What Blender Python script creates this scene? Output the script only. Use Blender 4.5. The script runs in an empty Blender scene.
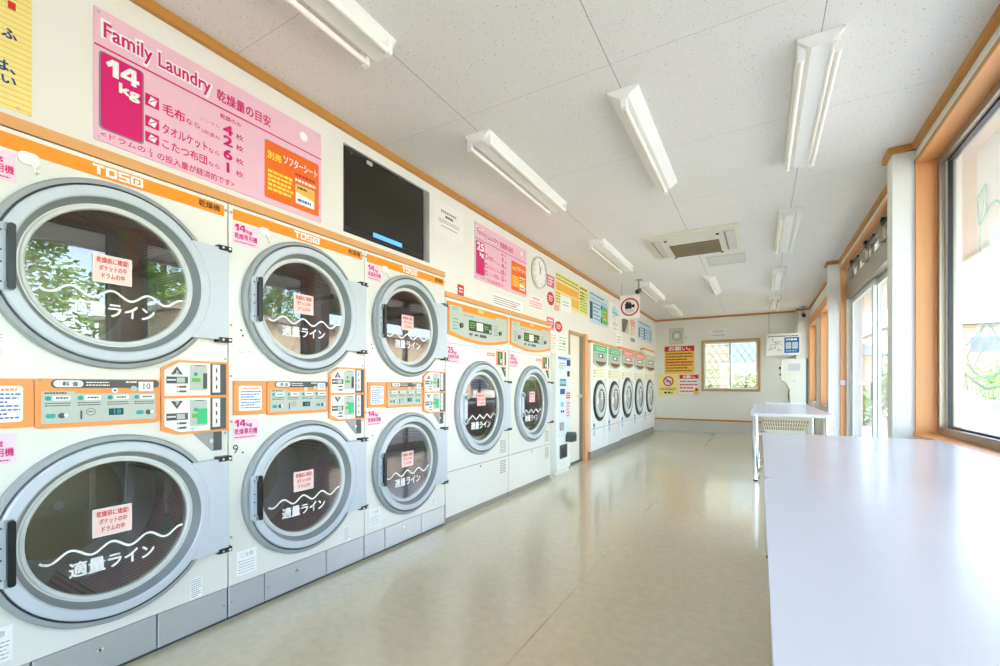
import bpy, math, random
from mathutils import Vector, Matrix

C = bpy.context.scene.collection
SC = bpy.context.scene
PI = math.pi
rnd = random.Random(7)

# ------------------------------------------------------------------ materials
def lin(h):
    h = h.lstrip('#')
    o = []
    for i in (0, 2, 4):
        c = int(h[i:i + 2], 16) / 255
        o.append(c / 12.92 if c <= 0.04045 else ((c + 0.055) / 1.055) ** 2.4)
    return (*o, 1.0)

def node_mat(name):
    m = bpy.data.materials.new(name)
    m.use_nodes = True
    return m, m.node_tree, m.node_tree.nodes['Principled BSDF']

def mat(name, col, rough=0.5, metal=0.0, var=0.03, scale=18.0, spec=0.5, bump=0.0, coat=0.0, stretch=None):
    """procedural base: colour slightly varied by noise, optional bump"""
    m, t, b = node_mat(name)
    N, L = t.nodes, t.links
    tc = N.new('ShaderNodeTexCoord')
    nz = N.new('ShaderNodeTexNoise')
    nz.inputs['Scale'].default_value = scale
    nz.inputs['Detail'].default_value = 3
    if stretch:
        mp = N.new('ShaderNodeMapping')
        mp.inputs['Scale'].default_value = stretch
        L.new(tc.outputs['Object'], mp.inputs['Vector'])
        L.new(mp.outputs['Vector'], nz.inputs['Vector'])
    else:
        L.new(tc.outputs['Object'], nz.inputs['Vector'])
    mx = N.new('ShaderNodeMixRGB')
    c = lin(col)
    mx.inputs[1].default_value = (*[max(0, x * (1 - var)) for x in c[:3]], 1)
    mx.inputs[2].default_value = (*[min(1, x * (1 + var)) for x in c[:3]], 1)
    L.new(nz.outputs['Fac'], mx.inputs[0])
    L.new(mx.outputs[0], b.inputs['Base Color'])
    b.inputs['Roughness'].default_value = rough
    b.inputs['Metallic'].default_value = metal
    b.inputs['Specular IOR Level'].default_value = spec
    b.inputs['Coat Weight'].default_value = coat
    if bump:
        bp = N.new('ShaderNodeBump')
        bp.inputs['Strength'].default_value = bump
        bp.inputs['Distance'].default_value = 0.003
        L.new(nz.outputs['Fac'], bp.inputs['Height'])
        L.new(bp.outputs['Normal'], b.inputs['Normal'])
    return m

def emit(name, col, s):
    m, t, b = node_mat(name)
    b.inputs['Base Color'].default_value = lin(col)
    b.inputs['Emission Color'].default_value = lin(col)
    b.inputs['Emission Strength'].default_value = s
    return m

def glass(name, ior=1.45, tint='#ffffff', rough=0.0, add=0.0):
    """thin pane: clear with a fresnel reflection"""
    m = bpy.data.materials.new(name)
    m.use_nodes = True
    t = m.node_tree
    N, L = t.nodes, t.links
    N.clear()
    out = N.new('ShaderNodeOutputMaterial')
    tr = N.new('ShaderNodeBsdfTransparent'); tr.inputs['Color'].default_value = lin(tint)
    gl = N.new('ShaderNodeBsdfGlossy'); gl.inputs['Roughness'].default_value = rough
    lw_ = N.new('ShaderNodeLayerWeight'); lw_.inputs['Blend'].default_value = 0.5
    pw = N.new('ShaderNodeMath'); pw.operation = 'POWER'; pw.inputs[1].default_value = 5.0
    f0 = ((ior - 1) / (ior + 1)) ** 2 + add
    mr = N.new('ShaderNodeMapRange'); mr.inputs[3].default_value = f0; mr.inputs[4].default_value = 0.9
    mx = N.new('ShaderNodeMixShader')
    L.new(lw_.outputs['Facing'], pw.inputs[0]); L.new(pw.outputs[0], mr.inputs[0]); L.new(mr.outputs[0], mx.inputs[0])
    L.new(tr.outputs[0], mx.inputs[1]); L.new(gl.outputs[0], mx.inputs[2])
    L.new(mx.outputs[0], out.inputs[0])
    return m

def film(name, col, clear):
    """translucent sticker film on glass"""
    m = bpy.data.materials.new(name); m.use_nodes = True
    N, L = m.node_tree.nodes, m.node_tree.links; N.clear()
    out = N.new('ShaderNodeOutputMaterial'); tr = N.new('ShaderNodeBsdfTransparent'); tl = N.new('ShaderNodeBsdfTranslucent'); df = N.new('ShaderNodeBsdfDiffuse')
    for n in (tl, df): n.inputs['Color'].default_value = lin(col)
    a = N.new('ShaderNodeMixShader'); a.inputs[0].default_value = .35; L.new(tl.outputs[0], a.inputs[1]); L.new(df.outputs[0], a.inputs[2])
    b = N.new('ShaderNodeMixShader'); b.inputs[0].default_value = clear; L.new(a.outputs[0], b.inputs[1]); L.new(tr.outputs[0], b.inputs[2]); L.new(b.outputs[0], out.inputs[0])
    return m

def wood(name, c1, c2, axis='z', rough=0.45):
    m, t, b = node_mat(name)
    N, L = t.nodes, t.links
    tc = N.new('ShaderNodeTexCoord'); mp = N.new('ShaderNodeMapping')
    s = {'z': (14, 14, 0.8), 'y': (14, 0.8, 14), 'x': (0.8, 14, 14)}[axis]
    mp.inputs['Scale'].default_value = s
    nz = N.new('ShaderNodeTexNoise'); nz.inputs['Scale'].default_value = 3; nz.inputs['Detail'].default_value = 5
    mx = N.new('ShaderNodeMixRGB'); mx.inputs[1].default_value = lin(c1); mx.inputs[2].default_value = lin(c2)
    L.new(tc.outputs['Object'], mp.inputs['Vector']); L.new(mp.outputs['Vector'], nz.inputs['Vector'])
    L.new(nz.outputs['Fac'], mx.inputs[0]); L.new(mx.outputs[0], b.inputs['Base Color'])
    b.inputs['Roughness'].default_value = rough
    return m

def ceiling_mat():
    m, t, b = node_mat('rockwool_ceiling')
    N, L = t.nodes, t.links
    g = N.new('ShaderNodeNewGeometry'); sp = N.new('ShaderNodeSeparateXYZ')
    L.new(g.outputs['Position'], sp.inputs[0])
    def M(op, a, bb=None, c=None):
        n = N.new('ShaderNodeMath'); n.operation = op
        for i, v in enumerate((a, bb, c)):
            if v is None: continue
            if isinstance(v, (int, float)): n.inputs[i].default_value = v
            else: L.new(v, n.inputs[i])
        return n.outputs[0]
    def seam(o, off, pitch, wdt):
        f = M('FRACT', M('DIVIDE', M('ADD', o, off), pitch))
        return M('LESS_THAN', f, wdt / pitch)
    sx = seam(sp.outputs['X'], 1.590 + 9.2, 0.92, 0.0045)
    sy = seam(sp.outputs['Y'], -1.278 + 10.05, 1.005, 0.004)
    vor = N.new('ShaderNodeTexNoise'); vor.inputs['Scale'].default_value = 85; vor.inputs['Detail'].default_value = 2
    L.new(g.outputs['Position'], vor.inputs['Vector'])
    fl = M('GREATER_THAN', vor.outputs['Fac'], 0.675)
    n2 = N.new('ShaderNodeTexNoise'); n2.inputs['Scale'].default_value = 1.3
    L.new(g.outputs['Position'], n2.inputs['Vector'])
    base = N.new('ShaderNodeMixRGB'); base.inputs[1].default_value = lin('#e3e1dc'); base.inputs[2].default_value = lin('#e9e7e2')
    L.new(n2.outputs['Fac'], base.inputs[0])
    m1 = N.new('ShaderNodeMixRGB'); m1.inputs[2].default_value = lin('#a8a49a')
    L.new(base.outputs[0], m1.inputs[1]); L.new(M('MULTIPLY', fl, 0.75), m1.inputs[0])
    m2 = N.new('ShaderNodeMixRGB'); m2.inputs[2].default_value = lin('#77736a')
    L.new(m1.outputs[0], m2.inputs[1])
    L.new(M('MAXIMUM', M('MULTIPLY', sx, 0.7), M('MULTIPLY', sy, 0.35)), m2.inputs[0])
    L.new(m2.outputs[0], b.inputs['Base Color'])
    b.inputs['Roughness'].default_value = 0.9
    bp = N.new('ShaderNodeBump'); bp.inputs['Strength'].default_value = 0.15; bp.inputs['Distance'].default_value = 0.004; bp.invert = True
    L.new(fl, bp.inputs['Height']); L.new(bp.outputs['Normal'], b.inputs['Normal'])
    return m

def floor_mat():
    m, t, b = node_mat('polished_floor')
    N, L = t.nodes, t.links
    g = N.new('ShaderNodeNewGeometry'); sp = N.new('ShaderNodeSeparateXYZ')
    L.new(g.outputs['Position'], sp.inputs[0])
    n1 = N.new('ShaderNodeTexNoise'); n1.inputs['Scale'].default_value = 1.3; n1.inputs['Detail'].default_value = 6
    n2 = N.new('ShaderNodeTexNoise'); n2.inputs['Scale'].default_value = 22; n2.inputs['Detail'].default_value = 4
    for n in (n1, n2): L.new(g.outputs['Position'], n.inputs['Vector'])
    a = N.new('ShaderNodeMixRGB'); a.inputs[1].default_value = lin('#d8cca9'); a.inputs[2].default_value = lin('#e5dabd')
    L.new(n1.outputs['Fac'], a.inputs[0])
    rp = N.new('ShaderNodeMapRange'); rp.inputs[1].default_value = .3; rp.inputs[2].default_value = .7; rp.inputs[3].default_value = .90; rp.inputs[4].default_value = 1.0
    L.new(n2.outputs['Fac'], rp.inputs[0])
    c = N.new('ShaderNodeMixRGB'); c.blend_type = 'MULTIPLY'; c.inputs[0].default_value = 1
    L.new(a.outputs[0], c.inputs[1]); L.new(rp.outputs[0], c.inputs[2])
    ab = N.new('ShaderNodeMath'); ab.operation = 'ADD'; ab.inputs[1].default_value = 0.885
    L.new(sp.outputs['X'], ab.inputs[0])
    ab2 = N.new('ShaderNodeMath'); ab2.operation = 'ABSOLUTE'; L.new(ab.outputs[0], ab2.inputs[0])
    lt = N.new('ShaderNodeMath'); lt.operation = 'LESS_THAN'; lt.inputs[1].default_value = 0.005; L.new(ab2.outputs[0], lt.inputs[0])
    mu = N.new('ShaderNodeMath'); mu.operation = 'MULTIPLY'; mu.inputs[1].default_value = 0.45; nt = N.new('ShaderNodeMapRange'); nt.inputs[1].default_value = .48; nt.inputs[2].default_value = .62; L.new(n1.outputs['Fac'], nt.inputs[0]); m3 = N.new('ShaderNodeMath'); m3.operation = 'MULTIPLY'; L.new(lt.outputs[0], m3.inputs[0]); L.new(nt.outputs[0], m3.inputs[1]); L.new(m3.outputs[0], mu.inputs[0])
    d = N.new('ShaderNodeMixRGB'); d.inputs[2].default_value = lin('#8d8067')
    L.new(c.outputs[0], d.inputs[1]); L.new(mu.outputs[0], d.inputs[0])
    L.new(d.outputs[0], b.inputs['Base Color'])
    b.inputs['Roughness'].default_value = 0.17
    b.inputs['Coat Weight'].default_value = 0.4; b.inputs['Coat Roughness'].default_value = 0.08
    bp = N.new('ShaderNodeBump'); bp.inputs['Strength'].default_value = 0.04; bp.inputs['Distance'].default_value = 0.01
    L.new(n1.outputs['Fac'], bp.inputs['Height']); L.new(bp.outputs['Normal'], b.inputs['Normal'])
    return m

def drum_mat():
    m, t, b = node_mat('perforated_drum_steel')
    N, L = t.nodes, t.links
    tc = N.new('ShaderNodeTexCoord')
    sp = N.new('ShaderNodeSeparateXYZ'); L.new(tc.outputs['Object'], sp.inputs[0])
    at = N.new('ShaderNodeMath'); at.operation = 'ARCTAN2'; L.new(sp.outputs['Z'], at.inputs[0]); L.new(sp.outputs['Y'], at.inputs[1])
    ml = N.new('ShaderNodeMath'); ml.operation = 'MULTIPLY'; ml.inputs[1].default_value = .39; L.new(at.outputs[0], ml.inputs[0])
    cb = N.new('ShaderNodeCombineXYZ'); L.new(ml.outputs[0], cb.inputs[0]); L.new(sp.outputs['X'], cb.inputs[1])
    v = N.new('ShaderNodeTexVoronoi'); v.voronoi_dimensions = '2D'; v.inputs['Scale'].default_value = 85; v.inputs['Randomness'].default_value = 0.0
    L.new(cb.outputs[0], v.inputs['Vector'])
    n = N.new('ShaderNodeTexNoise'); n.inputs['Scale'].default_value = 3.0
    L.new(tc.outputs['Object'], n.inputs['Vector'])
    r = N.new('ShaderNodeValToRGB')
    e = r.color_ramp.elements
    e[0].position = 0.3; e[0].color = lin('#c2b6dc'); e[1].position = 0.7; e[1].color = lin('#d6cd9c')
    x = e.new(0.45); x.color = lin('#dcbccd'); x = e.new(0.58); x.color = lin('#b4cfc6')  # pastel hues paint the steel's iridescent sheen, lightened for the dim interior
    L.new(n.outputs['Fac'], r.inputs[0])
    lt = N.new('ShaderNodeMath'); lt.operation = 'LESS_THAN'; lt.inputs[1].default_value = 0.22
    L.new(v.outputs['Distance'], lt.inputs[0])
    mx = N.new('ShaderNodeMixRGB'); mx.inputs[2].default_value = lin('#15140f')
    L.new(lt.outputs[0], mx.inputs[0]); L.new(r.outputs[0], mx.inputs[1])
    L.new(mx.outputs[0], b.inputs['Base Color'])
    b.inputs['Metallic'].default_value = 0.2; b.inputs['Roughness'].default_value = 0.4
    return m

def siding_mat(name, col, dark, pitch=0.28):
    m, t, b = node_mat(name)
    N, L = t.nodes, t.links
    g = N.new('ShaderNodeNewGeometry'); sp = N.new('ShaderNodeSeparateXYZ'); L.new(g.outputs['Position'], sp.inputs[0])
    d = N.new('ShaderNodeMath'); d.operation = 'DIVIDE'; d.inputs[1].default_value = pitch; L.new(sp.outputs['Z'], d.inputs[0])
    f = N.new('ShaderNodeMath'); f.operation = 'FRACT'; L.new(d.outputs[0], f.inputs[0])
    l = N.new('ShaderNodeMath'); l.operation = 'LESS_THAN'; l.inputs[1].default_value = 0.09; L.new(f.outputs[0], l.inputs[0])
    mx = N.new('ShaderNodeMixRGB'); mx.inputs[1].default_value = lin(col); mx.inputs[2].default_value = lin(dark)
    L.new(l.outputs[0], mx.inputs[0]); L.new(mx.outputs[0], b.inputs['Base Color'])
    b.inputs['Roughness'].default_value = 0.8
    return m

def leaf_mat(name, c1, c2):
    m, t, b = node_mat(name)
    N, L = t.nodes, t.links
    tc = N.new('ShaderNodeTexCoord'); n = N.new('ShaderNodeTexNoise'); n.inputs['Scale'].default_value = 1.3; n.inputs['Detail'].default_value = 4
    L.new(tc.outputs['Object'], n.inputs['Vector'])
    r = N.new('ShaderNodeValToRGB'); r.color_ramp.elements[0].position = 0.35; r.color_ramp.elements[1].position = 0.65
    r.color_ramp.elements[0].color = lin(c1); r.color_ramp.elements[1].color = lin(c2)
    L.new(n.outputs['Fac'], r.inputs[0]); L.new(r.outputs[0], b.inputs['Base Color'])
    b.inputs['Roughness'].default_value = 0.6
    return m

M = dict(
    wall=mat('cream_wallpaper', '#e8e7de', 0.75, var=0.02, scale=60, bump=0.06),
    machine=mat('cream_enamel', '#e7e7de', 0.22, var=0.012, scale=5, coat=0.3),
    white=mat('white_enamel', '#f0f0ea', 0.3, var=0.012),
    light_ring=mat('pale_grey_door_paint', '#c3cbd1', 0.3, var=0.02),
    grey_ring=mat('grey_door_rubber', '#999f9f', 0.42, var=0.03),
    bevel=mat('shaded_grey_bezel', '#7f8686', 0.4, var=0.03),  # grey bezel, part of its darkness is shade put into the colour
    rim=mat('pale_glass_rim', '#d6d9d6', 0.35),
    groove=mat('dark_groove', '#5d6366', 0.6),
    black=mat('black_plastic', '#17181a', 0.35),
    dark=mat('charcoal_panel', '#4b5353', 0.45),
    steel=mat('brushed_stainless', '#c9ced1', 0.42, metal=0.75, var=0.05, scale=6, stretch=(1, 1, 40)),
    chrome=mat('chrome', '#dfe2e2', 0.08, metal=1.0, var=0.01),
    orange=mat('orange_band', '#f7930f', 0.4, var=0.02),
    panel=mat('apricot_panel', '#f09a4e', 0.4, var=0.02),
    panelgrey=mat('grey_green_overlay', '#bcc4b8', 0.45, var=0.02),
    teal=mat('teal_mark', '#1fa595', 0.5), green=mat('bright_green', '#2fc27c', 0.45), leafgreen=mat('leaf_green', '#62bb46', 0.5),
    lcd=mat('dark_lcd', '#3f4b2a', 0.2), tealLcd=mat('teal_lcd', '#12565c', 0.2),
    label=mat('white_label', '#f2f3ef', 0.6), paper=mat('notice_paper', '#ecebe7', 0.7),
    pink=mat('pale_pink_sheet', '#ecbfd0', 0.45, var=0.03), magenta=mat('magenta_ink', '#d6006c', 0.45), pinklabel=mat('pink_label', '#ead0df', 0.5),
    red=mat('red_ink', '#cf2a22', 0.5), coral=mat('coral_label', '#ea7d72', 0.5),
    yellow=mat('yellow_sheet', '#efe08f', 0.5, var=0.03), gold=mat('golden_sheet', '#eebd4c', 0.5), lemon=mat('lemon_ink', '#fbe14a', 0.5),
    blue=mat('blue_ink', '#2c62a8', 0.5), navy=mat('navy_ink', '#1d3f78', 0.5), paleblue=mat('pale_blue_sheet', '#c6dde6', 0.5, var=0.03),
    lightblue=mat('light_blue_sheet', '#8cc3dd', 0.5),
    ink=mat('black_ink', '#26241f', 0.6), grayink=mat('grey_ink', '#8f918f', 0.6), brownink=mat('brown_ink', '#7d4a1c', 0.6),
    deeporange=mat('deep_orange_card', '#ee6c14', 0.45),
    trimwood=wood('light_wood_trim', '#d79a5c', '#e0a86c', 'y'),
    cornice=wood('cornice_wood', '#b87f34', '#c68e44', 'y'),
    jamb=wood('orange_wood_lining', '#e7a264', '#eeae72', 'z'),
    jamby=wood('orange_wood_header', '#e7a264', '#eeae72', 'y'),
    backwood=wood('tan_wood_frame', '#b39468', '#bf9f72', 'x'),
    alu=mat('champagne_aluminium', '#a59d8b', 0.35, metal=0.6, var=0.03),
    alulight=mat('white_aluminium', '#dfe0dc', 0.35, var=0.02),
    table=mat('white_laminate', '#d6d5dc', 0.22, var=0.03, scale=3.5, spec=.35),
    tableedge=mat('white_edge_band', '#f0f0f0', 0.3),
    plinth=mat('grey_plinth', '#9b968a', 0.5), base=mat('pale_grey_skirting', '#cfcdc4', 0.5),
    pillar=mat('white_pillar_paper', '#e8e9e4', 0.7, var=0.02, scale=60),
    door=mat('cream_door_steel', '#eae6d4', 0.45),
    lampbody=mat('white_lamp_enamel', '#f2f2ee', 0.35), acbody=mat('ivory_plastic', '#e0ddcb', 0.45),
    acgrill=mat('brown_grille', '#6d6350', 0.55), acslat=mat('tan_slat', '#95876b', 0.5),
    stickerpink=mat('pale_pink_sticker', '#f5d5cb', 0.5), lid=mat('hatch_lid', '#d6d4ce', 0.85), vendpanel=mat('pale_blue_white_panel', '#dbe6ea', 0.4), basket=mat('ivory_basket', '#e9e4cf', 0.5), shade_sheet=mat('tan_shade_sheet', '#a8946b', 0.8),
    screen=mat('tv_screen', '#211e18', 0.22, var=0.02), taupe=mat('taupe_recess', '#958878', 0.6),
    tube=mat('fluorescent_tube_glass', '#f8f5ea', 0.25, var=0.01),
    bluelit=emit('blue_screen_strip', '#4a8fe6', 0.9),
    pane=glass('clear_pane', 1.35), doorglass=glass('dryer_glass', 1.6, '#efede6', add=0.07),
    drum=drum_mat(), drumback=mat('drum_back_plate', '#b3ad98', 0.4, metal=0.5),
    frost=film('frosted_decal', '#b9c7bb', .15), frostline=film('sage_decal_line', '#8fa596', .12),
    ceiling=ceiling_mat(), floor=floor_mat(),
    paving=mat('pale_concrete', '#bdb7aa', 0.85, var=0.06, scale=3),
    siding=siding_mat('beige_siding', '#d8c2a0', '#9c8566'), siding2=siding_mat('cream_siding', '#b3a88f', '#7d715a'), siding4=siding_mat('tan_siding', '#8d836b', '#5f563f'), lattice=mat('lattice_grey', '#6d6b66', 0.6), siding3=siding_mat('grey_cream_siding', '#a99f88', '#70664f'),
    roof=siding_mat('grey_roof_tile', '#5f6367', '#3d4043', 0.12),
    bark=mat('bark', '#6b5743', 0.9, bump=0.4), leafA=leaf_mat('conifer_leaf', '#5b8b3a', '#b9d973'), leafB=leaf_mat('shrub_leaf', '#47732a', '#86ad45'),
    redleaf=mat('red_blossom', '#d4584a', 0.6), fence=mat('white_block_fence', '#dedad0', 0.8), soffit=mat('eave_soffit', '#cfc6b6', 0.8),
    washback=mat('washer_drum_back', '#b9b2a6', 0.4), winglass=mat('dark_house_glass', '#7f878a', 0.5, spec=.2),
)

# ------------------------------------------------------------------ mesh builder
FR = {  # (a along, b up, n out of the surface) -> local xyz
    'L': lambda a, b, n: (n, a, b),      # left wall, faces +X
    'B': lambda a, b, n: (a, -n, b),     # back wall, faces -Y
    'R': lambda a, b, n: (-n, a, b),     # right wall, faces -X (a = +Y)
    'F': lambda a, b, n: (a, b, n),      # lying flat, faces up
}
_text = {}
def glyphs(s, bold):
    k = (s, bold)
    if k not in _text:
        c = bpy.data.curves.new('t', 'FONT'); c.body = s; c.size = 1; c.offset = bold; c.resolution_u = 3
        o = bpy.data.objects.new('t', c); C.objects.link(o)
        dg = bpy.context.evaluated_depsgraph_get()
        me = bpy.data.meshes.new_from_object(o.evaluated_get(dg))
        vs = [(v.co.x, v.co.y) for v in me.vertices]; fs = [tuple(p.vertices) for p in me.polygons]
        bpy.data.objects.remove(o); bpy.data.curves.remove(c); bpy.data.meshes.remove(me)
        _text[k] = (vs, fs)
    return _text[k]

def fourteen(mb, a0, b0, a1, b1, n, m):
    """heavy block numeral 14"""
    f = lambda P: [(a0 + (x - .038) / .112 * (a1 - a0), b0 + (z - .284) / .070 * (b1 - b0)) for x, z in P]
    for k, P in enumerate(([(.038, .330), (.058, .354), (.060, .354), (.060, .328), (.045, .316)], [(.060, .284), (.080, .284), (.080, .354), (.060, .354)], [(.122, .284), (.140, .284), (.140, .300), (.122, .300)], [(.086, .300), (.150, .300), (.150, .315), (.086, .315)],
                           [(.122, .315), (.140, .315), (.140, .354), (.122, .354)], [(.086, .315), (.104, .315), (.122, .336), (.122, .354), (.116, .354)])): mb.poly(f(P), n, m)

class MB:
    def __init__(s, fr='F'):
        s.v, s.f, s.mi, s.sm, s.mats = [], [], [], [], []
        s.fr = FR[fr]
    def mid(s, m):
        m = M[m] if isinstance(m, str) else m
        if m not in s.mats: s.mats.append(m)
        return s.mats.index(m)
    def add(s, vs, fs, m, smooth=False, raw=False):
        o = len(s.v); i = s.mid(m)
        s.v += [tuple(p) if raw else s.fr(*p) for p in vs]
        for f in fs:
            s.f.append([o + k for k in f]); s.mi.append(i); s.sm.append(smooth)
    def box(s, a0, b0, a1, b1, n0, n1, m):
        vs = [(a, b, n) for n in (n0, n1) for (a, b) in ((a0, b0), (a1, b0), (a1, b1), (a0, b1))]
        s.add(vs, [(0, 3, 2, 1), (4, 5, 6, 7), (0, 1, 5, 4), (1, 2, 6, 5), (2, 3, 7, 6), (3, 0, 4, 7)], m)
    def rect(s, a0, b0, a1, b1, n, m):
        s.add([(a0, b0, n), (a1, b0, n), (a1, b1, n), (a0, b1, n)], [(0, 1, 2, 3)], m)
    def bbox(s, a0, b0, a1, b1, n0, n1, m, c=0.006):
        """box whose front edges are bevelled"""
        r = [(a0, b0), (a1, b0), (a1, b1), (a0, b1)]
        q = [(a0 + c, b0 + c), (a1 - c, b0 + c), (a1 - c, b1 - c), (a0 + c, b1 - c)]
        vs = [(*p, n0) for p in r] + [(*p, n1 - c) for p in r] + [(*p, n1) for p in q]
        fs = [(0, 3, 2, 1), (8, 9, 10, 11)]
        for k in range(4):
            j = (k + 1) % 4
            fs += [(k, j, 4 + j, 4 + k), (4 + k, 4 + j, 8 + j, 8 + k)]
        s.add(vs, fs, m)
    def prism(s, pts, n0, n1, m):
        k = len(pts)
        vs = [(*p, n0) for p in pts] + [(*p, n1) for p in pts]
        s.add(vs, [tuple(range(k))[::-1], tuple(range(k, 2 * k))] + [(i, (i + 1) % k, k + (i + 1) % k, k + i) for i in range(k)], m)
    def poly(s, pts, n, m):
        s.add([(*p, n) for p in pts], [tuple(range(len(pts)))], m)
    def rrpts(s, a0, b0, a1, b1, r, k=5):
        out = []
        for (ca, cb, t0) in ((a1 - r, b1 - r, 0), (a0 + r, b1 - r, PI / 2), (a0 + r, b0 + r, PI), (a1 - r, b0 + r, 1.5 * PI)):
            for i in range(k + 1):
                t = t0 + i * PI / 2 / k
                out.append((ca + r * math.cos(t), cb + r * math.sin(t)))
        return out
    def rrect(s, a0, b0, a1, b1, r, n0, n1, m):
        s.prism(s.rrpts(a0, b0, a1, b1, r), n0, n1, m)
    def disc(s, a, b, r, n, m, seg=32):
        s.poly([(a + r * math.cos(2 * PI * i / seg), b + r * math.sin(2 * PI * i / seg)) for i in range(seg)], n, m)
    def cyl(s, a, b, r, n0, n1, m, seg=24):
        s.lathe(a, b, [(r, n0, m), (r, n1, m)], seg); s.disc(a, b, r, n1, m, seg); s.disc(a, b, r, n0, m, seg)
    def lathe(s, a, b, prof, seg=72, smooth=True):
        for (r0, n0, m), (r1, n1, _) in zip(prof, prof[1:]):
            vs = []
            for i in range(seg):
                t = 2 * PI * i / seg
                vs += [(a + r0 * math.cos(t), b + r0 * math.sin(t), n0), (a + r1 * math.cos(t), b + r1 * math.sin(t), n1)]
            s.add(vs, [(2 * i, 2 * ((i + 1) % seg), 2 * ((i + 1) % seg) + 1, 2 * i + 1) for i in range(seg)], m, smooth)
    def arc(s, a, b, r0, r1, t0, t1, n, m, k=14):
        vs = []
        for i in range(k + 1):
            t = t0 + (t1 - t0) * i / k
            vs += [(a + r0 * math.cos(t), b + r0 * math.sin(t), n), (a + r1 * math.cos(t), b + r1 * math.sin(t), n)]
        s.add(vs, [(2 * i, 2 * i + 1, 2 * i + 3, 2 * i + 2) for i in range(k)], m)
    def holeplate(s, a0, b0, a1, b1, ca, cb, r, n, m, seg=96):
        """flat plate with a round hole"""
        vs = []
        for i in range(seg):
            t = 2 * PI * i / seg; c, d = math.cos(t), math.sin(t)
            k = min([x for x in (((a1 - ca) / c if c > 1e-9 else 9e9), ((a0 - ca) / c if c < -1e-9 else 9e9),
                                 ((b1 - cb) / d if d > 1e-9 else 9e9), ((b0 - cb) / d if d < -1e-9 else 9e9))])
            vs += [(ca + r * c, cb + r * d, n), (ca + k * c, cb + k * d, n)]
        s.add(vs, [(2 * i, 2 * i + 1, 2 * ((i + 1) % seg) + 1, 2 * ((i + 1) % seg)) for i in range(seg)], m)
        # corners
        for (x, y) in ((a1, b1), (a0, b1), (a0, b0), (a1, b0)):
            t = math.atan2(y - cb, x - ca) % (2 * PI)
            i = int(t / (2 * PI) * seg)
            s.add([vs[2 * i + 1], (x, y, n), vs[2 * ((i + 1) % seg) + 1]], [(0, 1, 2)], m)
    def text(s, t, a0, b0, a1, b1, n, m, bold=0.0):
        """lettering fitted into a box"""
        vs, fs = glyphs(t, 0.0)
        x0, x1 = min(p[0] for p in vs), max(p[0] for p in vs); y0, y1 = min(p[1] for p in vs), max(p[1] for p in vs)
        fx, fy = (a1 - a0) / (x1 - x0), (b1 - b0) / (y1 - y0)
        if fx > fy * 1.45:
            ac = (a0 + a1) / 2; fx = fy * 1.45; a0 = ac - fx * (x1 - x0) / 2
        fb = min(fx, fy); sh = [(0, 0)] if bold <= 0 else [(bold, bold), (-bold, bold), (bold, -bold), (-bold, -bold)]
        if bold > .03: sh += [(0, bold), (bold, 0), (0, -bold), (-bold, 0), (0, 0)]
        for k, (ox, oy) in enumerate(sh):
            s.add([(a0 + (x - x0) * fx + ox * fb, b0 + (y - y0) * fy + oy * fb, n + .00006 * k) for x, y in vs], fs, m)
    def rows(s, a0, b0, a1, b1, k, n, m, fill=0.55, seed=1, unit=None):
        """rows of fine print"""
        R = random.Random(seed); p = (b1 - b0) / k; h = p * fill; unit = unit or h
        for i in range(k):
            y = b1 - p * (i + .5); x = a0; end = a1 - (a1 - a0) * (R.random() * .35 if i % 3 == 2 else R.random() * .08)
            while x < end:
                w = unit * R.uniform(.7, 1.6); w = min(w, end - x)
                s.rect(x, y - h / 2 * R.uniform(.7, 1), x + w, y + h / 2, n, m); x += w + unit * .28
    def tube(s, pts, r, m, seg=10, cap=True):
        """round bar through raw local points"""
        P = [Vector(p) for p in pts]; rings = []
        for i, p in enumerate(P):
            d = (P[min(i + 1, len(P) - 1)] - P[max(i - 1, 0)]).normalized()
            u = d.cross(Vector((0, 0, 1)) if abs(d.z) < .9 else Vector((1, 0, 0))).normalized(); w = d.cross(u)
            rings.append([p + r * (math.cos(2 * PI * k / seg) * u + math.sin(2 * PI * k / seg) * w) for k in range(seg)])
        vs = [tuple(v) for q in rings for v in q]; fs = []
        for i in range(len(P) - 1):
            for k in range(seg):
                j = (k + 1) % seg
                fs.append((i * seg + k, i * seg + j, (i + 1) * seg + j, (i + 1) * seg + k))
        s.add(vs, fs, m, True, raw=True)
        if cap: s.add(vs, [tuple(range(seg)), tuple(range(len(vs) - seg, len(vs)))], m, raw=True)
    def xyz(s, x0, y0, z0, x1, y1, z1, m):
        vs = [(x, y, z) for z in (z0, z1) for (x, y) in ((x0, y0), (x1, y0), (x1, y1), (x0, y1))]
        s.add(vs, [(0, 3, 2, 1), (4, 5, 6, 7), (0, 1, 5, 4), (1, 2, 6, 5), (2, 3, 7, 6), (3, 0, 4, 7)], m, raw=True)
    def build(s, name, parent=None, loc=(0, 0, 0), **props):
        me = bpy.data.meshes.new(name); me.from_pydata(s.v, [], s.f)
        for m in s.mats: me.materials.append(m)
        me.polygons.foreach_set('material_index', s.mi); me.polygons.foreach_set('use_smooth', s.sm); me.update()
        o = bpy.data.objects.new(name, me); C.objects.link(o); o.location = loc
        if parent: o.parent = parent
        for k, v in props.items(): o[k] = v
        return o

def thing(name, label, cat, loc=(0, 0, 0), group=None):
    o = bpy.data.objects.new(name, None); C.objects.link(o); o.location = loc; o.empty_display_size = .1
    o['label'] = label; o['category'] = cat
    if group: o['group'] = group
    return o

def copy_tree(o, parent=None):
    c = o.copy(); C.objects.link(c); c.parent = parent
    for ch in list(o.children): copy_tree(ch, c)
    return c

def struct(mb, name, parent=None, loc=(0, 0, 0)):
    o = mb.build(name, parent, loc)
    if parent is None: o['kind'] = 'structure'
    return o

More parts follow.
